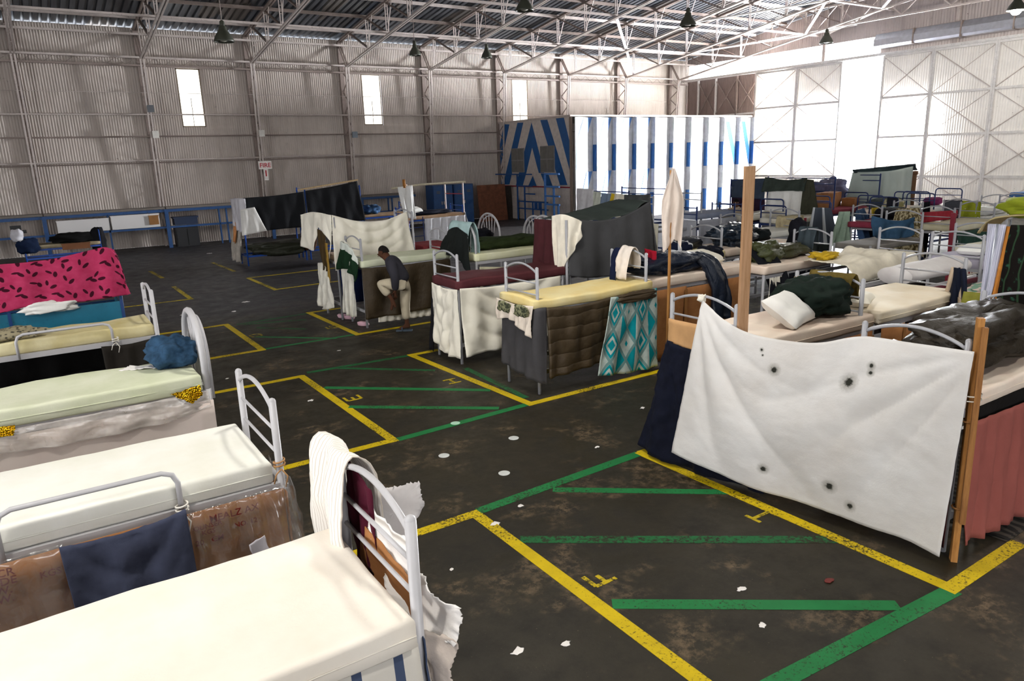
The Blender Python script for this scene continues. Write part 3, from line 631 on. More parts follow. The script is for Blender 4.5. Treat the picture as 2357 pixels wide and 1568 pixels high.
# ---- pendant lamps
LAMPG = paint('#3d3f34', .5, .2, '#2a2620'); LAMPI = paint('#d8d4c8', .4)
def lamp(loc, label, cable, lit=0, r=.27):
    x, y, z = loc; t_ = thing('pendant_lamp', label, 'lamp', (x, y, z), 'high bay pendant lamps')
    part('shade', MB().lathe((x, y, z), [(r, 0), (r * .98, .04), (r * .8, .16), (r * .55, .26), (r * .38, .33), (r * .36, .4), (r * .2, .44), (.01, .45)], 20), LAMPG, t_, True, solid=.008)
    part('socket', MB().lathe((x, y, z + .42), [(.07, 0), (.07, .12), (.03, .16), (.001, .16)], 12), LAMPG, t_, True)
    part('cable', MB().tube([(x, y, z + .5), (x, y, z + .5 + cable)], .012, 6), STEEL_D, t_)
    if lit:
        t2 = NT('lit_bulb'); e = t2.n('ShaderNodeEmission', {0: (1, .97, .85, 1), 1: lit}); t2.t.links.new(e.outputs[0], t2.out.inputs[0]); bm_ = t2.m; bm_.cycles.emission_sampling = 'NONE'
    else: bm_ = LAMPI
    part('bulb', MB().lathe((x, y, z + (-.14 if lit else .02)), [(.001, -.02), (.1, .01), (.16, .08), (.12, .2), (.05, .28)], 14), bm_, t_, True)
    return t_
for loc, lb in [((5.54, 23.0, 6.65), 'dark green pendant lamp hanging before the left wall window'), ((13.94, 20.0, 7.58), 'dark pendant lamp at the top middle of the roof trusses'), ((19.6, 18.54, 7.28), 'dark pendant lamp hung over the right-hand trusses'), ((29.5, 20.0, 7.45), 'far pendant lamp hanging before the bright strip over the doors'), ((14.35, 28.5, 7.35), 'pale-rimmed pendant lamp, left of the far pair under the eave'), ((17.8, 28.5, 7.4), 'pale-rimmed pendant lamp, right of the far pair under the eave')]:
    lamp(loc, lb, max(.3, roof_z(loc[1]) - loc[2] - .55), r=.24 if loc[1] > 26 else .28)
def lit_lamp(loc, label, power, wide=False):
    t_ = lamp(loc, label, max(.3, roof_z(loc[1]) - loc[2] - .55), lit=30, r=.3)
    d = bpy.data.lights.new('lamp_glow', 'POINT' if wide else 'AREA'); d.energy = power; d.color = (1.0, .97, .9)
    if wide: d.shadow_soft_size = .15
    else: d.shape = 'DISK'; d.size = .5
    o = bpy.data.objects.new('lamp_glow', d); COL.objects.link(o); o.parent = t_; o.location = (0, 0, -.2 if wide else -.04)
for loc, lb, pw in [((30.0, 13.0, 7.6), 'lit pendant lamp glowing in the top right corner', 850), ((29.5, 4.0, 7.6), 'added fill lamp before the hangar doors, right of the view', 650), ((-2.0, 3.0, 7.6), 'added fill lamp over the left bunks, outside the view', 390), ((3.2, -1.5, 7.6), 'added fill lamp over the near aisle, outside the view', 270), ((4.2, 7.0, 7.6), 'added fill lamp over the aisle, outside the view', 310), ((10.5, 3.0, 7.6), 'added fill lamp over the right-hand bunks, outside the view', 200)]:
    lit_lamp(loc, lb, pw, pw > 500)  # lamps outside the view are added to fill the foreground and door wall
# ================================================================ bunk beds
GREY = paint('#a3a3a8', .38, .0, var=.06); GREYW = paint('#b9b7ba', .4, .0, var=.06); NAVYM = paint('#1b2f63', .4, .1, '#30323a'); BUNKB = paint('#1f4fa8', .4, .1, '#2a2f3a')
def arc(p, q, h, n=12, flat=.5):
    p, q = V(p), V(q); return [p.lerp(q, k / n) + V((0, 0, h * math.sin(math.pi * k / n) ** flat)) for k in range(n + 1)]
def end_frame(t_, x, y0, y1, top, zt, mat, style, r, lower=True):
    if style == 'arch':
        part('end_arch', MB().tube(arc((x, y0, top - .07), (x, y1, top - .07), .11, 14, .8), r * .62, 8), mat, t_, True)
        for z in (top - .2, top - .36): part('end_rung', MB().tube([(x, y0, z), (x, y1, z)], r * .48, 6), mat, t_, True)
    elif style == 'loop':
        rr = .09; pts = [(x, y0, zt), (x, y0, top - rr)] + [(x, y0 + rr - rr * math.cos(a), top - rr + rr * math.sin(a)) for a in (.5, 1.0, 1.57)] + [(x, y1 - rr + rr * math.sin(a), top - rr + rr * math.cos(a)) for a in (0, .57, 1.07, 1.57)] + [(x, y1, zt)]
        part('end_arch', MB().tube(pts, r * .8, 8), mat, t_, True)
        part('end_rung', MB().tube([(x, y0, top - .2), (x, y1, top - .2)], r * .5, 6), mat, t_, True)
    elif style == 'wheel':
        R_ = (y1 - y0) / 2; yc = (y0 + y1) / 2; zb = top - R_
        part('end_arch', MB().tube([(x, y0, zt - .1)] + [(x, yc - R_ * math.cos(a), zb + R_ * math.sin(a)) for a in [math.pi * k / 16 for k in range(17)]] + [(x, y1, zt - .1)], r, 8), mat, t_, True)
        part('end_arch', MB().tube([(x + .05, y0 + .06, zt - .1)] + [(x + .05, yc - (R_ - .06) * math.cos(a), zb + (R_ - .06) * math.sin(a)) for a in [math.pi * k / 16 for k in range(17)]] + [(x + .05, y1 - .06, zt - .1)], r * .6, 6), mat, t_, True)
        for k in (-.55, -.28, 0, .28, .55):
            part('spindle', MB().tube([(x + .02, yc + k * R_ * .6, zt), (x + .02, yc + k * R_, zb + R_ * math.sqrt(1 - k * k))], r * .42, 6), mat, t_, True)
    elif style == 'bar':
        for z in (top - .03, top - .2): part('end_rung', MB().tube([(x, y0, z), (x, y1, z)], r * .7, 6), mat, t_, True)
    part('end_rail', MB().lohi((x - .015, y0, zt - .03), (x + .015, y1, zt + .02)), mat, t_)
    if lower: part('end_rail', MB().lohi((x - .015, y0, .3), (x + .015, y1, .35)), mat, t_)
def bunk(label, x0, x1, y0, y1, mat=None, top=1.75, zt=1.19, ends=('arch', 'arch'), r=.024, guard=None, slats=True, group='bunk beds', name='bunk_bed', posts=None):
    mat = mat or GREY; t_ = thing(name, label, 'bed', ((x0 + x1) / 2, (y0 + y1) / 2, 0), group)
    for k, x in enumerate((x0, x1)):
        st = ends[k]
        for y in (y0, y1):
            ph = top if st in ('arch', 'bar') else (zt + .02)
            pm = MB().tube([(x, y, 0), (x, y, ph)], r, 10)
            if st in ('arch', 'bar'): pm.lathe((x, y, ph), [(r, 0), (r * .8, .012), (r * .3, .02), (.001, .021)], 10)
            part('post', pm, mat, t_, True)
        if st: end_frame(t_, x, y0, y1, top, zt, mat, st, r)
    for y in (y0, y1):
        part('side_rail', MB().lohi((x0, y - .02, zt - .05), (x1, y + .02, zt + .01)), mat, t_); part('side_rail', MB().lohi((x0, y - .02, .28), (x1, y + .02, .34)), mat, t_)
    if slats:
        for k in range(8):
            x = x0 + (x1 - x0) * (k + .5) / 8; part('slat', MB().lohi((x - .03, y0 + .02, zt - .035), (x + .03, y1 - .02, zt - .01)), mat, t_)
    if guard:
        gx0, gx1, gy, gz = guard; rr = .08
        pts = [(gx0, gy, zt - .04), (gx0, gy, gz - rr), (gx0 + rr * .3, gy, gz - rr * .3), (gx0 + rr, gy, gz), (gx1 - rr, gy, gz), (gx1 - rr * .3, gy, gz - rr * .3), (gx1, gy, gz - rr), (gx1, gy, zt - .04)]
        part('guard_rail', MB().tube(pts, .016, 8), mat, t_, True)
    return t_
def mattress(label, x0, x1, y0, y1, mat, z0=1.2, z1=1.35, seed=0, sag=.008, group='foam mattresses', edge=0.0, r=.03, seam=False):
    o = solo('mattress', slab(x0, x1, y0, y1, z0, z1, r, sag, seed=seed, edge=edge), mat, label, 'mattress', group, smooth=True)
    if seam:
        pts = [(x0, y0 - .002, (z0 + z1) / 2)] + [(x0 + (x1 - x0) * k / 30, y0 - .003 + .008 * fbm((x0 + (x1 - x0) * k / 30) * 3, .6, seed + 3), (z0 + z1) / 2 - .01) for k in range(31)]
        sm = MB().tube(pts, .004, 5); s_ = part('seam', sm, mat, o, True)
    return o
def hang(name, label, cat, mat, mb, group=None, solid=.006):
    return solo(name, mb, mat, label, cat, group, smooth=True, solid=solid)
CREAM = foam('#f5eee4', '#eee4d6'); PEACH = foam('#f3e3d2', '#ead2c0'); WHT = foam('#f3f1ea', '#eae8dc'); YELL = foam('#f6e6b0', '#efd48a'); GRNISH = foam('#e2e4cc', '#cfd4b4'); STAINED = foam('#e6dcb4', '#cdbd84', .5); MAROON = foam('#5c3034', '#4e272b', .1)
SHEETW = cloth('#f0eee9', .08, 2.0); SHEETC = cloth('#efe9da', .1, 2.0); WT = cloth('#edeae6', .07, 1.5, trans=.22)
CARD = None
def card_mat():
    t = NT('brown_cardboard'); c = t.coord(); st = t.coord(scale=(.6, .6, 6)); f = t.noise(c, 2.2, 5); g = t.noise(st, 9, 3)
    col = t.mix(t.ramp(f, .3, .7), S('#b07a4c'), S('#8f5e37')); col = t.mix(t.ramp(g, .5, .8, 0, .25), col, S('#6b4426'))
    t.bump(g, .2, .004); return t.done(col, .8, spec=.2)
CARD = card_mat(); CARDW = foam('#e9dcd4', '#e0cfc8', .1)
def plastic_mat(op=.25, h='#f4f1ee', gl_=.1):
    t = NT('clear_plastic_film'); c = t.coord(); t.done(S(h), .18, spec=.8); t.bump(t.noise(c, 7, 4, .6), .5, .02)
    k = t.ramp(t.noise(c, 3.5, 3, .6), .4, .75, op * .5, min(1, op * 1.3)); tr = t.n('ShaderNodeBsdfTransparent'); mx = t.n('ShaderNodeMixShader', {0: k, 1: tr.outputs[0], 2: t.b.outputs[0]})
    bp = t.n('ShaderNodeBump', {'Height': t.noise(c, 4.5, 2, .5), 'Strength': .8, 'Distance': .05}); gl = t.n('ShaderNodeBsdfGlossy', {0: (1, 1, 1), 'Roughness': .16, 'Normal': bp.outputs[0]})
    m2 = t.n('ShaderNodeMixShader', {0: gl_, 1: mx.outputs[0], 2: gl.outputs[0]}); t.t.links.new(m2.outputs[0], t.out.inputs[0]); return t.m
FILM = plastic_mat(.07); MILK = plastic_mat(.6, '#efe6df', .02)
def board(name, label, pts, th, mat, cat, n=(0, -1, 0), curl=.01, seed=0, group=None):
    """cardboard or panel: quad given by 4 corners (bl, br, tr, tl), gently warped"""
    a, b, c, d = [V(p) for p in pts]; n = V(n)
    mb = MB().grid(lambda u, v: a.lerp(b, u).lerp(d.lerp(c, u), v) + n * curl * fbm(u * 3 + seed, v * 3, 1.2), 16, 8, ((b - a).length, (d - a).length))
    return solo(name, mb, mat, label, cat, group, smooth=True, solid=th)
# ---------------------------------------------------------------- left-hand bunks, nearest first
bunk('nearest left bunk bed with cardboard and cloth tied to its arched end', -.95, 1.13, 2.55, 3.38, GREYW, r=.026)
mattress('large cream foam mattress on the nearest left bunk, filling the lower left', -1.0, 1.08, 2.46, 3.42, CREAM, 1.2, 1.355, 1, .012, r=.03, seam=True)
bunk('second left bunk bed with brown cardboard sides and a long guard rail', -.95, 1.11, 4.5, 5.36, GREYW, guard=(-.4, .5, 4.46, 1.46), r=.024)
mattress('white foam mattress on the second left bunk behind the guard rail', -1.0, 1.06, 4.5, 5.42, WHT, 1.2, 1.355, 2, .01, seam=True)
bunk('third left bunk bed with a tall round arched end', -.95, 1.15, 6.95, 7.78, GREYW, top=1.88, ends=(None, 'wheel'), r=.032)
mattress('pale greenish foam mattress on the third left bunk', -1.0, 1.1, 6.9, 7.72, GRNISH, 1.2, 1.36, 3, .02, seam=True)
bunk('fourth left bunk bed with guard rail and black cloth on its side', -.95, 1.13, 9.78, 10.5, GREYW, guard=(-.32, .64, 9.74, 1.43), r=.026)
mattress('stained yellowish foam mattress on the fourth left bunk', -1.0, 1.1, 9.78, 10.5, STAINED, 1.2, 1.35, 4, .02)
bunk('teal-boarded bunk bed under the pink leaf blanket', -1.0, 1.0, 12.25, 13.05, paint('#174a7c'), ends=('bar', 'bar'), top=2.0)
# ---- nearest bunk: tied-on cardboard, cloths
def stripes_mat(a, b, n_, axis=0, name='striped_cloth'):
    t = NT(name); c = t.coord('UV'); sx = t.n('ShaderNodeSeparateXYZ', {0: c}); f = t.math('FRACT', t.math('MULTIPLY', sx.outputs[axis], n_))
    col = t.mix(t.math('LESS_THAN', f, .22), S(a), S(b)); t.bump(t.noise(c, 30, 3), .3, .006); return t.done(col, .9, spec=.1)
STRIPE_L = stripes_mat('#eee8e0', '#cdc2b6', 46, 0); STRIPE_B = stripes_mat('#dcd6cc', '#4a5670', 5.2, 0, 'blue_striped_blanket')
hang('striped_blanket', 'cream blanket with dark blue stripes hanging below the nearest mattress', 'blanket', STRIPE_B, drape([(-.9, 2.5, 1.2), (1.1, 2.5, 1.2)], [(-.9, 2.44, .12), (1.14, 2.45, .12)], (0, -1, 0), .02, 7, 60, 16, 3))
hang('striped_blanket', 'end of the blue-striped cream blanket around the nearest bunk post', 'blanket', STRIPE_B, drape([(1.14, 2.5, 1.2), (1.17, 2.85, 1.2)], [(1.19, 2.46, .2), (1.22, 2.85, .25)], (1, 0, 0), .02, 2, 16, 14, 5))
g_ = strip([(1.27, 3.16, 1.25), (1.25, 3.17, 1.5), (1.21, 3.2, 1.74), (1.13, 3.21, 1.8), (1.07, 3.2, 1.7), (1.04, 3.18, 1.48), (1.04, 3.17, 1.22)], (0, .44, 0), 22, 36, .022, 4)
hang('striped_garment', 'cream finely striped garment over the end of the nearest bunk', 'clothing', STRIPE_L, g_)
hang('maroon_cloth', 'dark maroon cloth tucked under the striped garment on the nearest bunk', 'cloth', cloth('#4a0f24'), drape([(1.16, 3.05, 1.68), (1.16, 3.35, 1.74)], [(1.17, 3.02, 1.2), (1.17, 3.35, 1.2)], (1, 0, 0), .02, 2, 12, 14, 9))
board('brown_cardboard', 'brown cardboard panel across the end of the nearest bunk', [(1.165, 2.6, .9), (1.165, 3.35, .9), (1.165, 3.2, 1.45), (1.165, 2.68, 1.4)], .006, CARD, 'cardboard', (1, 0, 0), .02, 2)
def torn(label, name, pts, mat, seed, n, ncut=18, cat='paper', thick=.004, amp=.03):
    """a torn sheet: outline polygon with ragged edges, bent out of plane"""
    out = []; rag = []; rnd = random.Random(seed); n = V(n)
    P = [V(p) for p in pts]
    for a, b in zip(P, P[1:] + P[:1]):
        for k in range(ncut):
            out.append(a.lerp(b, k / ncut)); rag.append(V((rnd.uniform(-1, 1), rnd.uniform(-1, 1), rnd.uniform(-1, 1))) * .006)
    c = sum(out, V((0, 0, 0))) / len(out); m = len(out); mb = MB(); rings = 7
    for j in range(rings + 1):
        for p, r_ in zip(out, rag):
            q = c.lerp(p, j / rings) + (r_ if j == rings else V((0, 0, 0))); mb.v.append(tuple(q + n * amp * fbm(q.x * 5 + seed, q.y * 5, q.z * 5, 2)))
    for j in range(rings):
        for k in range(m): mb.f.append((j * m + k, j * m + (k + 1) % m, (j + 1) * m + (k + 1) % m, (j + 1) * m + k))
    return solo(name, mb, mat, label, cat, smooth=True, solid=thick)
PAPERW = cloth('#f0ebe7', .06, 4.0)
torn('torn white paper wrapped along the rung of the nearest bunk', 'torn_paper', [(1.17, 3.3, 1.52), (1.17, 3.1, 1.57), (1.17, 2.62, 1.56), (1.18, 2.62, 1.36), (1.18, 2.9, 1.3), (1.17, 3.12, 1.42)], PAPERW, 3, (1, 0, 0))
torn('torn grey-white cardboard flap sticking out behind the nearest bunk arch', 'cardboard_flap', [(1.21, 3.32, 1.5), (1.3, 3.25, 1.57), (1.46, 3.15, 1.6), (1.47, 3.12, 1.48), (1.36, 3.18, 1.28), (1.22, 3.28, 1.2)], paint('#c4bfbe', .8), 7, (1, 1, 0), amp=.015)
torn('ragged white cardboard bulging over the corner of the nearest mattress', 'torn_cardboard', [(1.16, 3.05, 1.29), (1.2, 2.65, 1.4), (1.25, 2.45, 1.32), (1.25, 2.43, 1.16), (1.2, 2.56, 1.16), (1.16, 2.75, 1.12), (1.12, 2.9, 1.22)], PAPERW, 11, (1, -.5, .3), amp=.05)
torn('shredded strip of white cardboard hanging at the nearest mattress corner', 'torn_strip', [(1.15, 2.62, 1.2), (1.24, 2.44, 1.18), (1.24, 2.44, .98), (1.18, 2.5, .9), (1.13, 2.6, 1.02)], cloth('#d8cabf', .2, 5), 13, (1, -.5, 0), amp=.05)
# ---- second bunk: cardboard boxes opened flat, plastic film, navy cloth
cb = thing('cardboard_hoarding', 'brown carton opened flat along the side of the second left bunk with red print', 'cardboard', (.1, 4.42, .02))
part('panel', MB().grid(lambda u, v: (-1.0 + 2.1 * u, 4.43 + .012 * fbm(u * 6, v * 3, 1), .05 + 1.13 * v), 30, 10, (2.1, 1.1)), CARD, cb, True, solid=.006)
part('panel', MB().grid(lambda u, v: (1.12 + .01 * fbm(u * 5, v * 3, 2), 4.43 + .95 * u, .05 + 1.1 * v), 12, 10, (.9, 1.1)), CARD, cb, True, solid=.006)
INK = paint('#7d1a0e', .8)
for s_, x, z, sz, y in [('MEALZ AX', .78, 1.1, .05, 4.41), ('NO. 12', .84, 1.02, .036, 4.41), ('OUNSER', .62, 1.07, .034, 4.41), ('KGS', .62, 1.03, .034, 4.41), ('20   CM', .62, .97, .04, 4.41), ('DESCR', -.45, 1.12, .05, 4.41), ('MODE', -.44, 1.07, .05, 4.41), ('G.W.', -.45, 1.02, .05, 4.41), ('N.W.', -.45, .97, .05, 4.41), ('KGS', -.2, 1.05, .045, 4.41)]:
    text('red_print', s_, sz * 1.25, (x, y - .012, z), (math.pi / 2, 0, 0), INK, cb, .0008)
hang('plastic_film', 'clear plastic film wrapped over the cardboard at the second bunk corner', 'plastic film', FILM, drape([(.52, 4.39, 1.2), (1.13, 4.4, 1.22)], [(.5, 4.36, .15), (1.24, 4.38, .15)], (0, -1, 0), .025, 4, 40, 24, 6, wr=.02), solid=.002)
hang('plastic_film', 'clear plastic film around the post of the second left bunk', 'plastic film', FILM, drape([(1.14, 4.42, 1.25), (1.16, 5.0, 1.2)], [(1.3, 4.4, .15), (1.26, 5.0, .2)], (1, 0, 0), .03, 3, 30, 20, 8, wr=.02), solid=.002)
hang('plastic_film', 'clear plastic film over the cardboard left of the navy cloth', 'plastic film', FILM, drape([(-1.0, 4.39, 1.2), (-.12, 4.39, 1.22)], [(-1.0, 4.37, .2), (-.1, 4.37, .2)], (0, -1, 0), .02, 4, 36, 20, 12, wr=.02), solid=.002)
hang('navy_cloth', 'navy blue fleece cloth hung on the guard rail of the second left bunk', 'cloth', cloth('#474c62', .15, 12), drape([(-.14, 4.36, 1.22), (.1, 4.36, 1.2), (.35, 4.36, 1.215), (.51, 4.38, 1.24)], [(-.1, 4.31, .45), (.52, 4.32, .5)], (0, -1, 0), .022, 2.2, 40, 24, 21, swag=.018))
torn('small printed paper label on the cardboard of the second bunk', 'paper_label', [(.83, 4.35, .9), (.93, 4.35, .94), (.95, 4.35, .84), (.86, 4.35, .78)], paint('#e8e2ea', .7), 5, (0, -1, 0), 4, 'label', .002, .005)
# string ties on posts
for x, y, z, lb in [(1.11, 4.5, 1.3, 'frayed brown string knotted round the second left bunk post'), (.5, 4.44, 1.2, 'white string knot on the guard rail end of the second left bunk'), (.66, 9.7, 1.2, 'white string knot at the black cloth of the fourth left bunk')]:
    rnd = random.Random(int(x * 100)); mb = MB()
    mb.tube([(x + .035 * math.cos(a), y + .035 * math.sin(a), z + .004 * a) for a in [k * .5 for k in range(28)]], .006, 5)
    mb.tube([(x, y - .04, z), (x + .03, y - .06, z - .05), (x + .01, y - .06, z - .12)], .005, 5); mb.tube([(x, y - .04, z), (x - .04, y - .06, z - .02), (x - .06, y - .06, z - .08)], .005, 5)
    solo('string_tie', mb, paint('#b98a5a' if 'brown' in lb else '#e4ded4', .9), lb, 'string', smooth=True)
# ---- third bunk
board('white_hoarding', 'white board panel closing the side of the third left bunk', [(-1.0, 6.86, .02), (1.17, 6.86, .02), (1.17, 6.86, 1.12), (-1.0, 6.86, 1.15)], .02, CARDW, 'panel', (0, -1, 0), .012, 3)
hang('milky_plastic', 'milky plastic sheet stretched below the third mattress', 'plastic film', MILK, drape([(-1.0, 6.84, 1.2), (.3, 6.83, 1.21), (1.13, 6.84, 1.22)], [(-1.0, 6.83, 1.1), (-.2, 6.82, 1.0), (.7, 6.82, 1.0), (1.15, 6.84, 1.06)], (0, -1, 0), .012, 5, 50, 12, 17, wr=.015), solid=.002)
def gold_mat():
    t = NT('gold_foil'); c = t.coord(); v_ = t.n('ShaderNodeTexVoronoi', {'Vector': c, 'Scale': 70.0}); t.bump(v_.outputs['Distance'], 1.0, .03); return t.done(S('#e8b81e'), .22, .9)
GOLD = gold_mat()
torn('crumpled gold emergency foil poking out under the third mattress corner', 'gold_foil', [(.82, 6.82, 1.25), (1.06, 6.81, 1.3), (1.08, 6.8, 1.2), (.98, 6.79, 1.14), (.9, 6.8, 1.2)], GOLD, 4, (0, -1, 0), 10, 'foil', .003, .05)
torn('crumpled gold emergency foil at the left picture edge under the third mattress', 'gold_foil', [(-.6, 6.82, 1.24), (-.34, 6.81, 1.24), (-.36, 6.8, 1.17), (-.6, 6.8, 1.16)], GOLD, 8, (0, -1, 0), 10, 'foil', .003, .04)
hang('blue_jeans', 'crumpled blue denim heaped against the round arch of the third bunk', 'clothing', cloth('#2d4a66', .5, 14), lump((.95, 7.42, 1.345), (.42, .5, .3), 5, .32, .2, 40, 24, .85, .5))
torn('torn white paper lying on the third left mattress', 'torn_paper', [(.5, 7.52, 1.375), (.6, 7.62, 1.38), (.8, 7.5, 1.375), (.82, 7.38, 1.375), (.66, 7.44, 1.38)], PAPERW, 21, (0, 0, 1), 8, amp=.01)
# ---- fourth bunk
hang('black_cloth', 'black cloth hung on the right part of the fourth left bunk side', 'cloth', cloth('#26221e', .2), drape([(.5, 9.7, 1.17), (.8, 9.7, 1.15), (1.17, 9.7, 1.2)], [(.52, 9.66, .3), (1.17, 9.66, .35)], (0, -1, 0), .02, 3, 30, 16, 31))
def snake_mat():
    t = NT('snake_print'); c = t.coord(); v_ = t.n('ShaderNodeTexVoronoi', {'Vector': c, 'Scale': 26.0}); col = t.mix(t.ramp(v_.outputs['Distance'], .2, .5), S('#2c2a22'), S('#9a9074')); return t.done(col, .8)
hang('patterned_scarf', 'black and beige snake-patterned cloth roll on the fourth left mattress', 'cloth', snake_mat(), lump((-.42, 9.95, 1.34), (.8, .26, .14), 8, .35, .1, 36, 16))
# dark luggage under the fourth bunk
hang('dark_bedding', 'black bedding in the lower berth of the fourth left bunk', 'bedding', cloth('#0e0d0c'), lump((0, 10.1, .34), (1.9, .65, .42), 12, .25))
# ---- pink blanket tent
def pink_mat():
    t = NT('pink_leaf_print'); c = t.coord('UV'); base = S('#d1305c')
    col = t.mix(t.ramp(t.noise(c, 9, 4), .3, .7), S('#a82a52'), S('#b83c63'))
    for sc_, ang, asp, off in ((4.6, 0.0, 1.9, 0), (4.6, .9, 2.6, .05)):
        m = t.n('ShaderNodeMapping', {0: c}); m.inputs['Location'].default_value = (off, off * 1.3, 0)
        v_ = t.n('ShaderNodeTexVoronoi', {'Vector': m.outputs[0], 'Scale': sc_, 'Randomness': .55}, voronoi_dimensions='2D')
        d = t.n('ShaderNodeVectorMath', {0: m.outputs[0], 1: v_.outputs['Position']}, operation='SUBTRACT')
        hue = t.n('ShaderNodeSeparateColor', {0: v_.outputs['Color']})
        r_ = t.n('ShaderNodeVectorRotate', {'Vector': d.outputs[0], 'Angle': t.math('ADD', t.math('MULTIPLY', hue.outputs[0], 3.0), ang)}, rotation_type='Z_AXIS')
        mp = t.n('ShaderNodeMapping', {0: r_.outputs[0]}); mp.inputs['Scale'].default_value = (17.0, 17.0 * asp, 1); mp.inputs['Location'].default_value = (0, .55 if ang else -.55, 0)
        ln = t.n('ShaderNodeVectorMath', {0: mp.outputs[0]}, operation='LENGTH')
        k = t.ramp(t.math('ADD', ln.outputs['Value'], t.math('MULTIPLY', t.noise(c, 22, 3), .35)), .98, 1.12, 1, 0)
        col = t.mix(k, col, S('#3c0c1e'))
    t.bump(t.noise(c, 25, 3), .25, .006); return t.done(col, .9, spec=.15)
pk = drape([(-1.15, 12.3, 2.02), (-.4, 12.22, 1.99), (.2, 12.22, 2.0), (.7, 12.22, 2.08), (.93, 12.22, 2.1), (1.05, 12.25, 1.95)], [(-1.15, 12.12, 1.2), (-.5, 12.12, 1.33), (0, 12.12, 1.4), (.5, 12.12, 1.36), (.9, 12.13, 1.38), (1.1, 12.14, 1.38)], (0, -1, 0), .02, 4, 70, 30, 41, slant=.3)
hang('pink_blanket', 'pink fleece blanket with dark leaf print hung along the left bunk', 'blanket', pink_mat(), pk)
pk2 = drape([(1.04, 12.26, 1.97), (1.05, 12.7, 2.0), (1.03, 13.0, 2.02)], [(1.1, 12.14, 1.38), (1.12, 12.6, 1.35), (1.1, 13.05, 1.35)], (1, 0, 0), .02, 3, 24, 20, 43)
hang('pink_blanket', 'end flap of the pink leaf-print blanket turned round the bunk corner', 'blanket', pink_mat(), pk2)
hang('white_sheet', 'bit of white sheet showing under the pink blanket', 'sheet', SHEETW, lump((.05, 12.14, 1.26), (.75, .16, .16), 3, .4))
tb_ = thing('teal_boards', 'teal painted boards closing the bunk below the pink blanket', 'panel', (0, 12.15, .1))
TEAL = paint('#0f6a86', .5, .05, '#0b3f55')
for a, b in ((-1.1, -.42), (-.4, .98)): part('board', MB().lohi((a, 12.16, .25), (b, 12.19, 1.3)), TEAL, tb_)
part('end_board', MB().lohi((.97, 12.2, .25), (1.0, 13.0, 1.28)), TEAL, tb_)
for x in (-.41, .99): part('batten', MB().lohi((x - .02, 12.145, .2), (x + .02, 12.16, 1.32)), paint('#123a74'), tb_)
hang('dark_blanket', 'black blanket hanging at the back of the fourth left bunk', 'blanket', cloth('#0c0b0b'), drape([(-.95, 10.56, 1.16), (1.1, 10.56, 1.16)], [(-.95, 10.6, .04), (1.1, 10.6, .04)], (0, 1, 0), .02, 4, 30, 10, 33))
# ================================================================ right-hand bunks, block I
bunk('front right bunk bed with the pillow, tall sticks tied to its posts', 5.52, 7.62, 4.5, 5.34, GREY)
mattress('cream foam mattress under the white pillow on the front right bunk', 5.55, 7.8, 4.44, 5.36, PEACH, 1.2, 1.35, 11, .012, seam=True)
bunk('bunk bed standing end to end behind the pillow bunk', 7.88, 9.9, 4.5, 5.3, GREY, ends=(None, 'arch'))
mattress('cream foam mattress, bare, behind the dark green bedding', 7.86, 9.85, 4.42, 5.36, foam('#f5ead6', '#eddcc0'), 1.22, 1.36, 12, .012, seam=True)
bunk('nearest right bunk bed beside the hung white sheet', 5.74, 7.8, 2.52, 3.34, GREY)
mattress('cream foam mattress under the brown sleeping bag at the right edge', 5.8, 7.85, 2.46, 3.4, PEACH, 1.2, 1.35, 13, .012, seam=True)
# white sheet with burn marks
def burnt_sheet():
    t = NT('burnt_white_sheet'); c = t.coord('UV'); col = t.mix(t.ramp(t.noise(c, 1.4, 4), .35, .7), S('#f2f0ee'), S('#e6e1dc'))
    for (u, v_, r_) in [(0.97, 0.3, 0.045), (1.63, 0.39, 0.055), (1.79, 0.23, 0.026), (1.79, 0.29, 0.024), (0.81, 0.13, 0.018), (0.83, 0.18, 0.012), (0.98, 1.35, 0.04), (1.59, 1.34, 0.046), (1.77, 1.47, 0.036)]:
        d = t.n('ShaderNodeVectorMath', {0: c, 1: (u, v_, 0)}, operation='DISTANCE'); dd = t.math('ADD', d.outputs['Value'], t.math('MULTIPLY', t.math('SUBTRACT', t.noise(c, 45, 3), .5), r_ * .8))
        col = t.mix(t.ramp(dd, r_ * .7, r_ * 1.7, .55, 0), col, S('#8a8578')); col = t.mix(t.ramp(dd, r_ * .45, r_ * .75, 1, 0), col, S('#3a3a34'))
    t.bump(t.math('ADD', t.noise(c, 10, 4), t.math('MULTIPLY', t.noise(c, 90, 2), .2)), .22, .02); t.done(col, .9, spec=.1)
    tr = t.n('ShaderNodeBsdfTranslucent', {0: col}); mx = t.n('ShaderNodeMixShader', {0: .3, 1: t.b.outputs[0], 2: tr.outputs[0]}); t.t.links.new(mx.outputs[0], t.out.inputs[0]); return t.m
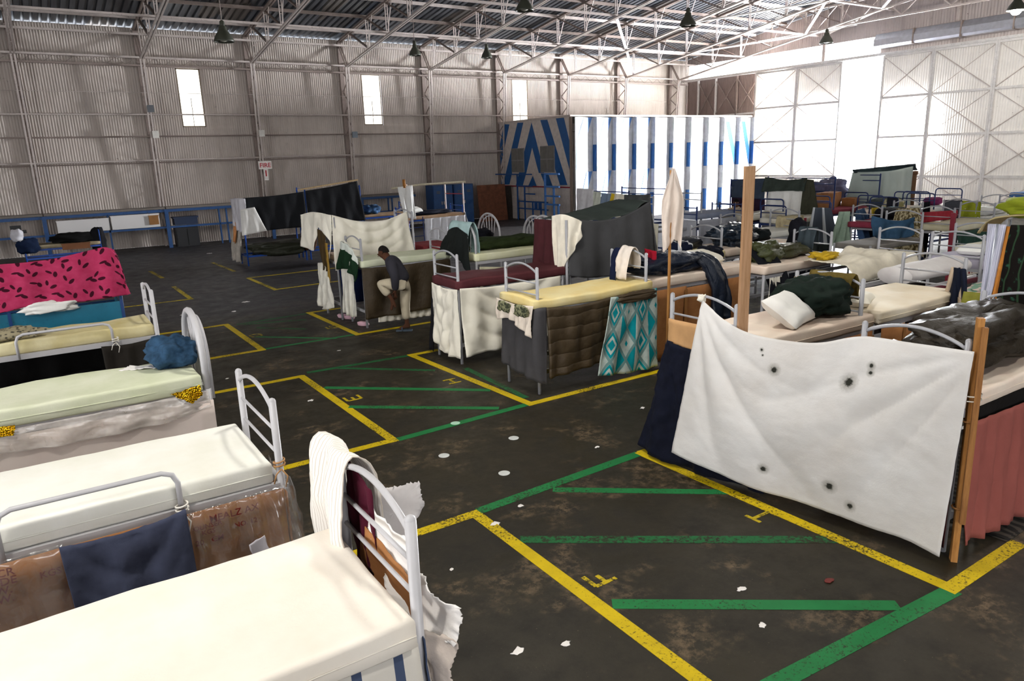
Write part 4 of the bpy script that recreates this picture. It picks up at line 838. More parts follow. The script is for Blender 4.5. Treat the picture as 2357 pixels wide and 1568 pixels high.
def big_sheet():
    top = [(5.48, 4.9, 1.76), (5.46, 4.62, 1.62), (5.46, 4.31, 1.54), (5.48, 3.98, 1.53), (5.5, 3.6, 1.57), (5.62, 3.3, 1.66), (5.62, 2.85, 1.69), (5.66, 2.44, 1.70)]
    bot = [(5.06, 4.86, .25), (5.12, 4.45, .2), (5.24, 4.05, .13), (5.36, 3.6, .12), (5.44, 3.1, .1), (5.5, 2.7, .1), (5.52, 2.44, .06)]
    T, B = curve(top, 10), curve(bot, 10); mb = MB()
    def P(u, v):
        p = pl(T, u).lerp(pl(B, u), v); n = V((-1, -.08, 0))
        # pulls fanning out of the two tied corners, and sagging swags between
        a = math.atan2(v * 1.5, u * 2.5 + .06); f = .055 * math.exp(-.9 * math.hypot(u * 2.5, v * 1.5)) * 2 * (abs(math.sin(a * 7.5 + .6)) ** .8 - .6) * math.exp(-((a - .95) / .6) ** 2) * min(1, (u * u * 6 + v * v * 1.2) ** .5 * 1.7)
        b = math.atan2(v * 1.5, (1 - u) * 2.5 + .05); g = .05 * math.exp(-1.1 * math.hypot((1 - u) * 2.5, v * 1.5)) * 2 * (abs(math.sin(b * 9)) ** .8 - .6) * math.exp(-((b - .75) / .55) ** 2) * min(1, ((1 - u) ** 2 * 6 + v * v * 1.2) ** .5 * 1.6)
        s = .045 * (abs(math.sin(5.2 * (v - .5 * math.sin(math.pi * min(1, u * 1.35))) + .6)) ** .8 - .6) * math.sin(math.pi * min(1, u * 1.3)) * (1 - v) if u < .77 else 0
        belly = .07 * math.sin(math.pi * u) * math.sin(math.pi * v)
        return p + n * (f + g + s + belly + .008 * fbm(u * 9, v * 7, 1) + .003 * fbm(u * 40, v * 28, 2))
    mb.grid(P, 90, 60, (2.5, 1.6)); return mb
hang('white_sheet', 'large white sheet with grey burn marks hung along the aisle at the right', 'sheet', burnt_sheet(), big_sheet(), solid=.003)
solo('sheet_knot', lump((5.5, 4.92, 1.73), (.07, .08, .08), 2, .5, nu=14, nv=10), SHEETC, 'knot of cloth tying the burnt sheet to the bunk arch', 'knot', smooth=True)
# navy sleeping bag hanging at the end of the front right bunk
nav = drape([(5.42, 4.6, 1.22), (5.43, 4.95, 1.23), (5.46, 5.32, 1.26), (5.6, 5.42, 1.25)], [(5.42, 3.98, .03), (5.3, 4.6, .03), (5.2, 5.3, .04), (5.3, 5.56, .05)], (-1, .15, 0), .03, 3, 50, 34, 51, slant=.9, wr=.02)
hang('navy_sleeping_bag', 'navy sleeping bag hanging to the floor left of the burnt white sheet', 'sleeping bag', cloth('#0d1122', .3, 9), nav, solid=.03)
board('brown_cardboard', 'pale cardboard strip above the navy sleeping bag on the front right bunk', [(5.47, 4.5, 1.1), (5.47, 5.34, 1.12), (5.47, 5.34, 1.5), (5.47, 4.5, 1.5)], .006, paint('#c89a68', .8), 'cardboard', (-1, 0, 0), .01, 8)
# sticks tied to the posts
WOODM = None
def wood(h='#a57443', d='#6f4828', name='rough_timber'):
    t = NT(name); c = t.coord(scale=(14, 14, .9)); f = t.noise(c, 2.2, 5, .7); col = t.mix(t.ramp(f, .3, .7), S(d), S(h)); t.bump(f, .3, .006); return t.done(col, .75, spec=.2)
WOOD = wood(); BAMB = wood('#c08a4e', '#8f6030', 'bamboo_cane'); PLANK = wood('#c29a78', '#9a7450', 'pale_plank')
solo('wooden_plank', MB().bar((5.54, 4.44, 1.3), (5.56, 4.46, 3.05), .1, .035, up=(.3, 1, 0)), PLANK, 'tall pale wooden plank tied upright to the front right bunk', 'plank')
solo('wooden_stick', MB().tube([(5.5, 5.38, 1.2), (5.495, 5.37, 2.0), (5.48, 5.36, 3.02)], [.017, .016, .013], 8), BAMB, 'thin wooden stick carrying the pale cloth at the front right bunk', 'stick', smooth=True)
pc = MB(); 
def Pc(u, v):
    z = 3.04 - .84 * v; w_ = .015 + .125 * min(1, v * 2.6) * (1 - .5 * max(0, v - .6)); a = (u - .5) * 2
    x = a * w_ * .8; d = .03 * math.sin(a * 7 + v * 3) * min(1, v * 2) + .02 * fbm(u * 4, v * 5, 1)
    tip = -.35 * max(0.0, 1 - abs(a - .2)) * v * v
    return V((5.485 + x * .83 + d * .5, 5.36 - x * .55 - .03 + d * .5, z - tip * .4 + .04 * fbm(u * 3, v * 2, 5)))
pc.grid(Pc, 26, 34, (.3, .9)); hang('pale_cloth', 'pale cloth hanging like a flag from the thin stick', 'cloth', cloth('#e9d9cc', .12, 4), pc)
bt = thing('bamboo_post', 'brown split bamboo post tied at the corner of the nearest right bunk', 'post', (5.68, 2.42, 0))
part('split_half', MB().bar((5.66, 2.4, 0), (5.74, 2.46, 1.94), .045, .07), BAMB, bt); part('split_half', MB().bar((5.63, 2.36, 0.35), (5.71, 2.41, 1.88), .04, .06), WOOD, bt)
for z in (.45, 1.15): part('node_ring', MB().tube([(5.66 + .05 * math.cos(a) + .04 * z, 2.4 + .05 * math.sin(a) + .03 * z, z) for a in [k * .5 for k in range(14)]], .007, 5), WOOD, bt)
part('binding_wire', MB().tube([(5.7 + .06 * math.cos(a), 2.43 + .06 * math.sin(a), 1.3 + .006 * a) for a in [k * .5 for k in range(26)]], .005, 5), paint('#c9c2b8'), bt)
# nearest right bunk: sleeping bag on top, salmon cloth down its side
hang('brown_sleeping_bag', 'shiny dark olive sleeping bag heaped on the nearest right bunk', 'sleeping bag', slick('#241c10', .55), lump((6.95, 2.98, 1.33), (2.0, .86, .42), 14, .3, .05, 60, 26, .75, .8))
hang('brown_sleeping_bag', 'wrinkled foot end of the olive sleeping bag by the bunk arch', 'sleeping bag', slick('#2a2414', .5), lump((6.05, 3.1, 1.34), (.7, .5, .2), 19, .4, .3, 40, 20, .8, .9))
hang('salmon_cloth', 'salmon pink cloth hanging down the side of the nearest right bunk', 'cloth', cloth('#9c5850', .12, 3), drape([(5.76, 2.44, 1.12), (6.3, 2.44, 1.1), (7.9, 2.44, 1.06)], [(5.74, 2.38, .12), (6.4, 2.38, .07), (7.9, 2.38, .05)], (0, -1, 0), .025, 9, 70, 20, 61))
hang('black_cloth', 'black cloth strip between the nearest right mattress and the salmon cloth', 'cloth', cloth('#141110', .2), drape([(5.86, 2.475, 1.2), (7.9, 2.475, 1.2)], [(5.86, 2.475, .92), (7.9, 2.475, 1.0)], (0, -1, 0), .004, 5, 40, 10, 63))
hang('maroon_cloth', 'edge of a maroon cloth behind the bamboo post', 'cloth', cloth('#4a2226', .2), drape([(5.72, 2.5, 1.55), (5.74, 2.62, 1.5)], [(5.6, 2.46, .1), (5.64, 2.6, .1)], (-1, 0, 0), .02, 2, 10, 16, 66))
def damask():
    t = NT('dark_patterned_rug'); c = t.coord(); v_ = t.n('ShaderNodeTexWave', {'Vector': c, 'Scale': 3.0, 'Distortion': 6.0, 'Detail': 2.0}); return t.done(t.mix(t.ramp(v_.outputs['Fac'], .5, .7), S('#171412'), S('#4a433c')), .9)
solo('patterned_rug', MB().lohi((6.3, 2.3, .004), (8.4, 3.4, .016)).lohi((6.28, 2.28, .003), (8.42, 3.42, .008)), damask(), 'dark patterned rug on the floor under the nearest right bunk', 'rug')
# bedding on the front right bunk
solo('pillow', pillow((6.66, 4.74, 1.52), (.64, .46, .2), .3, .6, 'X'), SHEETW, 'white pillow leaning on the dark green bedding', 'pillow', 'pillows', smooth=True)
hang('green_bedding', 'big heap of dark green bedding on the front right bunk', 'bedding', cloth('#17231d', .3, 5), lump((7.32, 4.9, 1.33), (.9, .74, .46), 25, .3, .1, 60, 30, .85, .4))
solo('pillow', pillow((8.05, 4.9, 1.43), (.5, .5, .16), .4), SHEETC, 'small cream pillow poking out right of the dark green bedding', 'pillow', 'pillows', smooth=True)
hang('print_cloth', 'small colour-printed cloth tied to the arch behind the white pillow', 'cloth', None or snake_mat(), drape([(7.6, 5.22, 1.72), (7.6, 5.36, 1.7)], [(7.55, 5.2, 1.42), (7.57, 5.4, 1.4)], (-1, 0, 0), .015, 2, 10, 10, 71))
hang('mustard_jacket', 'mustard and grey jacket over the far arch of the front right bunk', 'clothing', cloth('#6a5a2a', .4, 9), strip([(7.52, 4.6, 1.5), (7.56, 4.6, 1.74), (7.64, 4.6, 1.8), (7.7, 4.6, 1.7), (7.72, 4.6, 1.5)], (0, .55, 0), 16, 18, .02, 9))
def cards(label, x0, x1, y, z0=.05, z1=1.17, n=3, seed=0):
    t_ = thing('cardboard_hoarding', label, 'cardboard', ((x0 + x1) / 2, y, 0))
    for k in range(n):
        a, b = x0 + (x1 - x0) * k / n, x0 + (x1 - x0) * (k + 1) / n
        part('panel', MB().grid(lambda u, v: (a + (b - a) * u, y + (.012 if k % 2 else 0) + .012 * fbm(u * 3 + k + seed, v * 3, 1), z0 + (z1 - z0) * v - .03 * (k % 2)), 10, 8, (1, 1)), CARD, t_, True, solid=.006)
        part('tape', MB().lohi((b - .05, y - .022, z0 + .02), (b + .01, y - .018, z1 - .05)), paint('#9a6a3c', .35), t_)
    return t_
cards('brown cardboard along the side of the front right bunk', 5.9, 7.75, 4.42, n=3, seed=1)
cards('brown cardboard along the side of the bunk behind the dark bedding', 7.9, 9.85, 4.4, n=4, seed=2)
# tall post with dark floral curtain, right edge
bunk('right-edge bunk bed behind the dark floral curtain', 8.5, 10.5, 2.7, 3.56, GREY, top=1.75, ends=('bar', 'bar'))
solo('curtain_pole', MB().tube([(8.46, 3.6, .9), (8.44, 3.57, 2.36)], .026, 10), paint('#b4b8c4', .3, metal=.5), 'silver pole carrying the dark floral curtain at the right edge', 'pole', smooth=True)
hang('white_striped_cloth', 'white ribbed cloth wrapped down the silver curtain pole', 'cloth', stripes_mat('#c9c9d8', '#8f90a8', 60, 0, 'ribbed_white'), drape([(8.42, 3.66, 2.36), (8.42, 3.48, 2.36)], [(8.43, 3.64, 1.45), (8.44, 3.56, 1.45)], (-1, 0, 0), .02, 2, 12, 20, 81))
hang('orange_cloth', 'orange cloth strip between the pole and the dark floral curtain', 'cloth', cloth('#c8823a', .2), drape([(8.44, 3.5, 2.34), (8.44, 3.38, 2.34)], [(8.46, 3.55, 1.55), (8.46, 3.5, 1.5)], (-1, 0, 0), .01, 1, 8, 16, 83))
def floral():
    t = NT('dark_floral_print'); c = t.coord('UV'); v_ = t.n('ShaderNodeTexVoronoi', {'Vector': c, 'Scale': 9.0}, voronoi_dimensions='2D'); w_ = t.n('ShaderNodeTexWave', {'Vector': c, 'Scale': 2.4, 'Distortion': 5.0, 'Detail': 1.0})
    k = t.math('MULTIPLY', t.ramp(v_.outputs['Distance'], .1, .3, 1, 0), t.ramp(t.noise(c, 14, 3), .5, .62)); col = t.mix(k, S('#14100e'), S('#2f5a44')); col = t.mix(t.ramp(w_.outputs['Fac'], .93, .98, 0, .5), col, S('#3a5a3e')); return t.done(col, .9, spec=.15)
hang('floral_curtain', 'black curtain with green floral print at the right edge', 'curtain', floral(), drape([(8.42, 3.44, 2.36), (8.42, 2.5, 2.4)], [(8.44, 3.5, 1.5), (8.4, 3.0, 1.36), (8.42, 2.5, 1.38)], (-1, 0, 0), .02, 4, 40, 24, 85))
hang('beige_blanket', 'beige rolled blanket lying over the top of the dark floral curtain', 'blanket', cloth('#a3936c', .2, 6), strip([(8.36, 3.75, 2.26), (8.36, 3.62, 2.4), (8.38, 3.4, 2.46), (8.36, 3.1, 2.46), (8.36, 2.4, 2.5)], (.4, 0, 0), 10, 30, .03, 4))
hang('green_cushion', 'lime green blanket bundled above the beige roll at the right edge', 'blanket', cloth('#7f8a1f', .25, 5), lump((8.85, 3.25, 2.4), (.7, .9, .22), 33, .25))
hang('cream_curtain', 'cream pleated cloth hanging below the dark floral curtain', 'curtain', cloth('#cbbb9c', .15), drape([(8.46, 3.5, 1.52), (8.46, 2.5, 1.44)], [(8.44, 3.5, .6), (8.44, 2.5, .6)], (-1, 0, 0), .03, 9, 50, 16, 87))
hang('olive_cloth', 'olive yellow cloth hanging beside the silver curtain pole', 'cloth', cloth('#8c8a3a', .2), drape([(8.5, 3.85, 1.6), (8.46, 3.58, 1.62)], [(8.46, 3.9, .7), (8.42, 3.64, .7)], (-1, 0, 0), .03, 2, 14, 18, 89))
bagc = stripes_mat('#1b2030', '#cbb7a0', 2.1, 0, 'navy_and_sand_bag')
hang('hanging_bag', 'navy and sand shoulder bag hung on the arch right of the bare mattress', 'bag', bagc, drape([(9.7, 4.55, 1.66), (9.55, 4.35, 1.68)], [(9.55, 4.55, 1.2), (9.1, 4.0, 1.05)], (-1, -.4, 0), .05, 2, 24, 22, 91), solid=.05)
hang('beige_jacket', 'beige jacket slung under the navy shoulder bag', 'clothing', cloth('#b09c80', .25, 6), drape([(9.6, 4.5, 1.4), (9.2, 4.05, 1.3)], [(9.45, 4.3, 1.0), (8.9, 3.85, 1.05)], (-1, -.4, 0), .05, 3, 24, 18, 93), solid=.03)
# ================================================================ block H
bunk('bunk bed with a yellow mattress, quilts tied along its sides', 5.54, 7.52, 7.82, 8.58, GREY)
mattress('yellow foam mattress on the bunk with the teal diamond blanket', 5.45, 7.62, 7.78, 8.62, YELL, 1.21, 1.34, 21, .02, edge=.03)
hang('grey_blanket', 'dark grey blanket around the end of the yellow-mattress bunk', 'blanket', cloth('#4a484a', .15, 4), drape([(5.48, 8.62, 1.1), (5.46, 8.2, 1.06), (5.47, 7.78, 1.22), (5.62, 7.73, 1.23)], [(5.46, 8.64, .3), (5.42, 8.2, .26), (5.45, 7.76, .2), (5.6, 7.71, .16)], (-1, -.3, 0), .02, 3, 40, 20, 101), solid=.01)
hang('white_cloth', 'white cloth with olive printed band over the end of the yellow mattress', 'cloth', cloth('#eadccd', .1), drape([(5.42, 8.66, 1.26), (5.4, 8.2, 1.24), (5.44, 7.78, 1.26)], [(5.39, 8.62, .95), (5.38, 8.3, 1.02), (5.37, 8.05, .94), (5.4, 7.8, .82)], (-1, 0, 0), .02, 4, 40, 16, 103))
def camo():
    t = NT('olive_print'); c = t.coord(); col = t.mix(t.ramp(t.noise(c, 22, 3), .45, .55), S('#2e3322'), S('#8a8a68')); return t.done(col, .9)
for yc, lb in ((8.42, 'olive patterned pouch, left of the two on the white cloth'), (8.02, 'olive patterned pouch, right of the two on the white cloth')):
    hang('olive_pouch', lb, 'pouch', camo(), lump((5.4, yc, 1.08), (.06, .34, .16), 7, .3, 0, 20, 12))
def quilt():
    t = NT('brown_quilted_nylon'); c = t.coord('UV'); sx = t.n('ShaderNodeSeparateXYZ', {0: c}); wv = t.math('ADD', sx.outputs[1], t.math('MULTIPLY', t.noise(c, 2.2, 2), .14)); f = t.math('ABSOLUTE', t.math('SINE', t.math('MULTIPLY', wv, 17)))
    t.bump(t.math('ADD', t.math('POWER', f, .5), t.math('MULTIPLY', t.noise(c, 14, 4), .5)), .5, .03); return t.done(t.mix(t.noise(c, 5, 4), S('#3a2f22'), S('#54452f')), .5, spec=.35)
hang('brown_quilt', 'brown quilted sleeping bag hanging along the yellow-mattress bunk', 'sleeping bag', quilt(), drape([(5.62, 7.72, 1.22), (6.2, 7.72, 1.18), (6.75, 7.72, 1.22)], [(5.62, 7.69, .24), (6.2, 7.68, .28), (6.72, 7.69, .32)], (0, -1, 0), .02, 3, 50, 26, 105), solid=.04)
def diamonds():
    t = NT('teal_diamond_blanket'); c = t.coord('UV'); sx = t.n('ShaderNodeSeparateXYZ', {0: c}); u, v_ = sx.outputs[0], sx.outputs[1]
    a = t.math('MULTIPLY', u, 3.1); b = t.math('MULTIPLY', v_, 2.15)
    du = t.math('ABSOLUTE', t.math('SUBTRACT', t.math('FRACT', a), .5)); dv = t.math('ABSOLUTE', t.math('SUBTRACT', t.math('FRACT', b), .5)); d = t.math('ADD', du, dv)
    pal, teal, gr = S('#c4d2cc'), S('#0f9aa6'), S('#7a9a98')
    chk = t.math('LESS_THAN', t.math('FRACT', t.math('MULTIPLY', u, 1.55)), .5)
    col = t.mix(chk, teal, pal); ring = t.math('LESS_THAN', t.math('ABSOLUTE', t.math('SUBTRACT', d, .5)), .07); inner = t.math('LESS_THAN', t.math('ABSOLUTE', t.math('SUBTRACT', d, .24)), .06); core = t.math('LESS_THAN', d, .1)
    col = t.mix(t.math('LESS_THAN', d, .42), col, t.mix(chk, pal, teal)); col = t.mix(ring, col, gr); col = t.mix(inner, col, pal); col = t.mix(core, col, teal); col = t.mix(t.ramp(t.noise(c, 12, 4), .5, .8, 0, .35), col, S('#2a6a70'))
    t.bump(t.noise(c, 20, 3), .3, .01); return t.done(col, .9, spec=.1)
hang('diamond_blanket', 'teal and white diamond patterned blanket on the yellow-mattress bunk', 'blanket', diamonds(), drape([(6.68, 7.64, 1.24), (7.1, 7.64, 1.22), (7.58, 7.66, 1.26)], [(6.42, 7.6, .14), (7.0, 7.6, .08), (7.6, 7.62, .06)], (0, -1, 0), .025, 3, 50, 30, 107), solid=.012)
hang('brown_quilt', 'folded top edge of a brown quilt above the diamond blanket', 'sleeping bag', quilt(), lump((7.15, 7.64, 1.12), (.8, .12, .14), 3, .3))
# clothes on its far arch
hang('navy_garment', 'navy garment over the far arch of the yellow-mattress bunk', 'clothing', cloth('#141c3a', .2), strip([(7.36, 8.3, 1.3), (7.4, 8.3, 1.66), (7.5, 8.3, 1.8), (7.6, 8.3, 1.7), (7.62, 8.3, 1.5)], (0, .16, 0), 10, 22, .015, 2))
hang('white_garment', 'white garment over the far arch of the yellow-mattress bunk', 'clothing', cloth('#efe3d8', .12), strip([(7.34, 8.05, 1.36), (7.38, 8.05, 1.66), (7.5, 8.05, 1.84), (7.6, 8.05, 1.72), (7.62, 8.05, 1.5)], (0, .26, 0), 12, 24, .02, 3))
hang('red_garment', 'small red garment at the bunk arch beside the dark grey blanket', 'clothing', cloth('#a3142a', .2), drape([(7.9, 8.0, 1.74), (7.9, 8.25, 1.76)], [(7.88, 8.0, 1.45), (7.88, 8.25, 1.42)], (-1, 0, 0), .02, 2, 10, 10, 5))
# second bunk in the row: cardboard sides, navy bag
bunk('bunk bed with cardboard side and a navy sleeping bag thrown over it', 7.74, 9.74, 7.9, 8.66, GREY, ends=(None, None))
mattress('peach foam mattress under the navy sleeping bag in the middle row', 7.62, 9.78, 7.84, 8.7, PEACH, 1.2, 1.35, 22, .012)
cards('brown cardboard along the side of the bunk with the navy sleeping bag', 7.7, 9.75, 7.82, n=3, seed=5)
hang('navy_sleeping_bag', 'navy sleeping bag heaped on the cardboard-sided bunk in the middle row', 'sleeping bag', slick('#131c2c', .35), lump((8.35, 8.2, 1.33), (1.45, .7, .34), 44, .25, .1, 56, 24, .75))
hang('navy_sleeping_bag', 'tail of the navy sleeping bag hanging over the cardboard side', 'sleeping bag', slick('#131c2c', .35), strip([(8.6, 8.1, 1.6), (8.75, 7.9, 1.5), (8.85, 7.78, 1.25), (8.9, 7.72, .9), (8.86, 7.7, .55)], (.38, 0, 0), 12, 26, .03, 6), solid=.07)
solo('pillow', pillow((9.25, 8.35, 1.47), (.72, .5, .2), .1, .2), SHEETC, 'large cream pillow behind the navy sleeping bag', 'pillow', 'pillows', smooth=True)
hang('black_garment', 'black garment draped over the end of the middle-row bunk by the plank', 'clothing', cloth('#0d0f16', .2), strip([(9.75, 8.1, 1.66), (9.86, 7.96, 1.6), (9.92, 7.72, 1.4), (9.95, 7.5, 1.0), (9.9, 7.42, .5)], (.42, -.1, 0), 14, 26, .03, 8), solid=.02)
hang('black_garment', 'black jacket crumpled beside the cream pillow', 'clothing', cloth('#10131f', .3), lump((9.75, 8.6, 1.34), (.4, .4, .26), 51, .4))
hang('striped_garment', 'navy garment with a white stripe thrown on the yellow mattress behind', 'clothing', stripes_mat('#141a2e', '#c8c8cc', 3.0, 0, 'navy_white_stripe'), lump((9.6, 9.2, 1.34), (.55, .4, .3), 53, .3))
# third bunk in the row
bunk('third bunk bed in the middle row with a rolled olive sleeping bag', 9.82, 11.6, 7.5, 8.24, GREY, ends=(None, 'arch'))
mattress('peach foam mattress with the olive sleeping bag', 9.8, 11.68, 7.46, 8.28, PEACH, 1.21, 1.35, 23, .01)
hang('olive_sleeping_bag', 'rolled olive green sleeping bag, knotted end, on the third middle bunk', 'sleeping bag', slick('#3d4224', .35), lump((10.3, 7.9, 1.34), (.85, .5, .34), 55, .35, .1, 44, 22, .8, .9))
hang('olive_sleeping_bag', 'flat olive green sleeping bag tail on the third middle bunk', 'sleeping bag', slick('#3a3a22', .45), lump((11.0, 7.95, 1.34), (.9, .5, .24), 57, .3, 0, 40, 20))
hang('white_cloth', 'white folds of cloth hanging under the third middle bunk', 'cloth', SHEETC, drape([(9.95, 7.48, 1.15), (10.4, 7.48, 1.15)], [(9.9, 7.46, .2), (10.5, 7.46, .2)], (0, -1, 0), .03, 6, 24, 14, 121))
hang('black_cloth', 'black cloth hanging under the right half of the third middle bunk', 'cloth', cloth('#0c0e18', .2), drape([(10.45, 7.48, 1.17), (11.6, 7.48, 1.17)], [(10.45, 7.45, .1), (11.6, 7.45, .1)], (0, -1, 0), .02, 4, 30, 12, 123))
hang('grey_shirt', 'grey shirt hanging on the arch of the third middle bunk', 'clothing', cloth('#3c464c', .25), strip([(11.52, 7.8, 1.35), (11.55, 7.8, 1.6), (11.62, 7.8, 1.82), (11.68, 7.8, 1.7), (11.7, 7.8, 1.5)], (0, .34, 0), 12, 20, .02, 9))
# maroon-mattress bunk
bunk('bunk bed with a maroon mattress and hanging white sheets', 5.46, 7.5, 9.84, 10.6, GREY, ends=('arch', None))
mattress('maroon vinyl mattress on the bunk behind the yellow one', 5.42, 7.62, 9.8, 10.64, MAROON, 1.21, 1.35, 24, .02, edge=.0)
hang('white_sheet', 'cream sheet swagged across the end of the maroon-mattress bunk', 'sheet', SHEETC, drape([(5.4, 10.62, 1.24), (5.4, 10.2, 1.2), (5.42, 9.8, 1.22)], [(5.38, 10.66, .3), (5.36, 10.25, .14), (5.39, 9.8, .1)], (-1, 0, 0), .03, 3, 36, 26, 131, swag=.04))
hang('white_sheet', 'cream sheet swagged along the side of the maroon-mattress bunk', 'sheet', SHEETC, drape([(5.44, 9.76, 1.24), (6.2, 9.76, 1.2), (7.4, 9.76, 1.22)], [(5.46, 9.72, .14), (6.3, 9.71, .18), (7.4, 9.72, .25)], (0, -1, 0), .03, 4, 60, 30, 133, swag=.05))
hang('black_cloth', 'black cloth edge hanging at the far corner of the maroon-mattress bunk', 'cloth', cloth('#17161c', .2), drape([(5.44, 10.72, 1.2), (5.42, 10.6, 1.22)], [(5.42, 10.85, .05), (5.4, 10.66, .05)], (-1, .3, 0), .02, 1, 10, 16, 135))
# dark grey blanket tent on the bunk behind
bunk('bunk bed under the dark grey blanket tent', 7.68, 9.6, 9.84, 10.62, GREY, top=1.8, ends=(None, None))
mattress('cream foam mattress under the dark grey blanket tent', 7.6, 9.65, 9.8, 10.62, PEACH, 1.2, 1.34, 25, .01)
GREYB = cloth('#4a4a4c', .14, 3)
hang('grey_blanket', 'large dark grey blanket hung up like a tent wall in the middle row', 'blanket', GREYB, drape([(7.62, 9.78, 2.16), (8.3, 9.78, 2.08), (8.9, 9.78, 2.14), (9.5, 9.8, 2.34)], [(7.58, 9.72, 1.2), (8.0, 9.7, 1.12), (8.6, 9.7, 1.1), (9.1, 9.72, 1.16), (9.62, 9.74, 1.3)], (0, -1, 0), .03, 3, 60, 30, 141, slant=.3), solid=.012)
hang('grey_blanket', 'dark grey-green blanket forming the sloping top of the tent', 'blanket', cloth('#3c4440', .15), drape([(7.65, 10.6, 2.12), (8.4, 10.6, 2.2), (9.4, 10.6, 2.36)], [(7.62, 9.8, 2.16), (8.3, 9.8, 2.08), (8.9, 9.8, 2.14), (9.5, 9.82, 2.34)], (0, 0, 1), .02, 3, 36, 16, 143))
hang('grey_blanket', 'right-hand end flap of the dark grey blanket tent', 'blanket', GREYB, drape([(9.51, 9.8, 2.33), (9.45, 10.6, 2.36)], [(9.66, 9.74, 1.3), (9.66, 10.6, 1.3)], (1, 0, 0), .02, 3, 20, 20, 145))
hang('maroon_blanket', 'dark maroon blanket at the left end of the grey tent', 'blanket', cloth('#4a2428', .15), drape([(7.55, 10.7, 2.12), (7.58, 9.9, 2.12)], [(7.5, 10.72, 1.1), (7.52, 9.86, 1.06)], (-1, 0, 0), .025, 3, 26, 20, 147), solid=.01)
hang('cream_shirt', 'cream shirt with long sleeve thrown over the corner of the grey tent', 'clothing', cloth('#ece4d4', .1), drape([(7.5, 10.1, 2.2), (7.52, 9.84, 2.24), (7.66, 9.7, 2.18), (7.82, 9.68, 2.1)], [(7.46, 10.0, 1.22), (7.46, 9.94, 1.1), (7.5, 9.82, 1.3), (7.78, 9.64, 1.86)], (-1, -.4, 0), .03, 3, 30, 26, 149))
for y, x in ((9.74, 7.62),): solo('tent_pole', MB().tube([(7.56, 9.78, .0), (7.56, 9.78, 2.14)], .024, 8), GREY, 'grey post at the left corner of the blanket tent', 'pole', smooth=True)
solo('tent_pole', MB().tube([(9.56, 9.84, .0), (9.5, 9.84, 2.32)], .024, 8), GREY, 'grey post at the right corner of the blanket tent', 'pole', smooth=True)
solo('dark_suitcase', MB().lohi((5.7, 9.95, .36), (6.3, 10.5, .62)).lohi((5.72, 9.93, .4), (6.28, 9.95, .58)), paint('#0f1a38', .4), 'dark blue case in the lower berth behind the swagged sheet', 'case')
# ================================================================ block G
bunk('bunk bed beside the standing man, brown quilt down its side', 5.3, 7.2, 13.34, 14.12, GREY)
mattress('pale green foam mattress beside the standing man', 5.26, 7.25, 13.3, 14.15, GRNISH, 1.2, 1.34, 26, .01)
hang('brown_quilt', 'dark brown sleeping bag hanging along the bunk beside the man', 'sleeping bag', slick('#3f3322', .55), drape([(5.26, 13.26, 1.2), (6.2, 13.26, 1.18), (7.2, 13.26, 1.2)], [(5.24, 13.22, .2), (6.2, 13.2, .22), (7.2, 13.22, .3)], (0, -1, 0), .04, 3, 50, 22, 151), solid=.05)
hang('white_fringe', 'white fringed cloth edge under the brown sleeping bag', 'cloth', SHEETC, drape([(5.5, 13.26, .3), (7.0, 13.26, .3)], [(5.5, 13.22, .1), (7.0, 13.22, .06)], (0, -1, 0), .02, 9, 40, 6, 153))
hang('long_white_garment', 'long white garment hanging from the end of the bunk beside the man', 'clothing', cloth('#e9e6da', .1), drape([(5.2, 14.2, 1.62), (5.2, 13.95, 1.7), (5.2, 13.6, 1.58)], [(5.16, 14.12, .22), (5.16, 13.85, .18), (5.16, 13.6, .2)], (-1, 0, 0), .04, 3, 30, 26, 155), solid=.02)
hang('green_jacket', 'dark green jacket with white stripe on the end of the bunk', 'clothing', stripes_mat('#1c3422', '#d8ddd4', 1.4, 1, 'green_white_jacket'), drape([(5.15, 14.0, 1.68), (5.15, 13.6, 1.62), (5.2, 13.3, 1.4)], [(5.12, 14.2, 1.1), (5.12, 13.7, 1.15), (5.15, 13.3, .95)], (-1, 0, 0), .04, 3, 24, 18, 157), solid=.02)
bunk('bunk bed under the big cream sheet canopy', 5.2, 6.95, 14.42, 15.3, GREY, top=2.12)
mattress('cream foam mattress hidden under the sheet canopy', 5.22, 6.95, 14.42, 15.3, PEACH, 1.2, 1.33, 27, .01)
hang('cream_sheet', 'big cream sheet hung as a canopy wall left of the man', 'sheet', SHEETC, drape([(5.16, 14.4, 2.18), (5.7, 14.38, 2.02), (6.3, 14.38, 2.0), (6.82, 14.4, 2.14)], [(5.1, 14.34, 1.06), (5.8, 14.32, 1.16), (6.4, 14.34, 1.24), (6.92, 14.36, 1.3)], (0, -1, 0), .03, 4, 60, 30, 161, swag=.05))
hang('cream_sheet', 'cream sheet flap over the end of the canopy bunk', 'sheet', SHEETC, drape([(5.12, 16.3, 2.1), (5.12, 15.4, 2.2), (5.14, 14.4, 2.18)], [(5.05, 16.2, 1.42), (5.06, 15.35, 1.4), (5.06, 15.1, 1.9), (5.06, 14.5, 1.72), (5.06, 14.4, 1.3)], (-1, 0, 0), .03, 3, 40, 24, 163))
hang('brown_cloth', 'brown cloth hanging under the cream canopy flap', 'cloth', cloth('#4a3a22', .2), drape([(5.1, 15.2, 1.86), (5.1, 14.7, 1.8)], [(5.1, 15.1, 1.0), (5.1, 14.7, 1.0)], (-1, 0, 0), .03, 2, 16, 16, 165))
hang('mustard_cloth', 'narrow mustard cloth beside the brown cloth under the canopy', 'cloth', cloth('#a3823c', .2), drape([(5.08, 14.72, 1.6), (5.08, 14.58, 1.6)], [(5.08, 14.75, .8), (5.08, 14.66, .8)], (-1, 0, 0), .02, 1, 8, 14, 167))
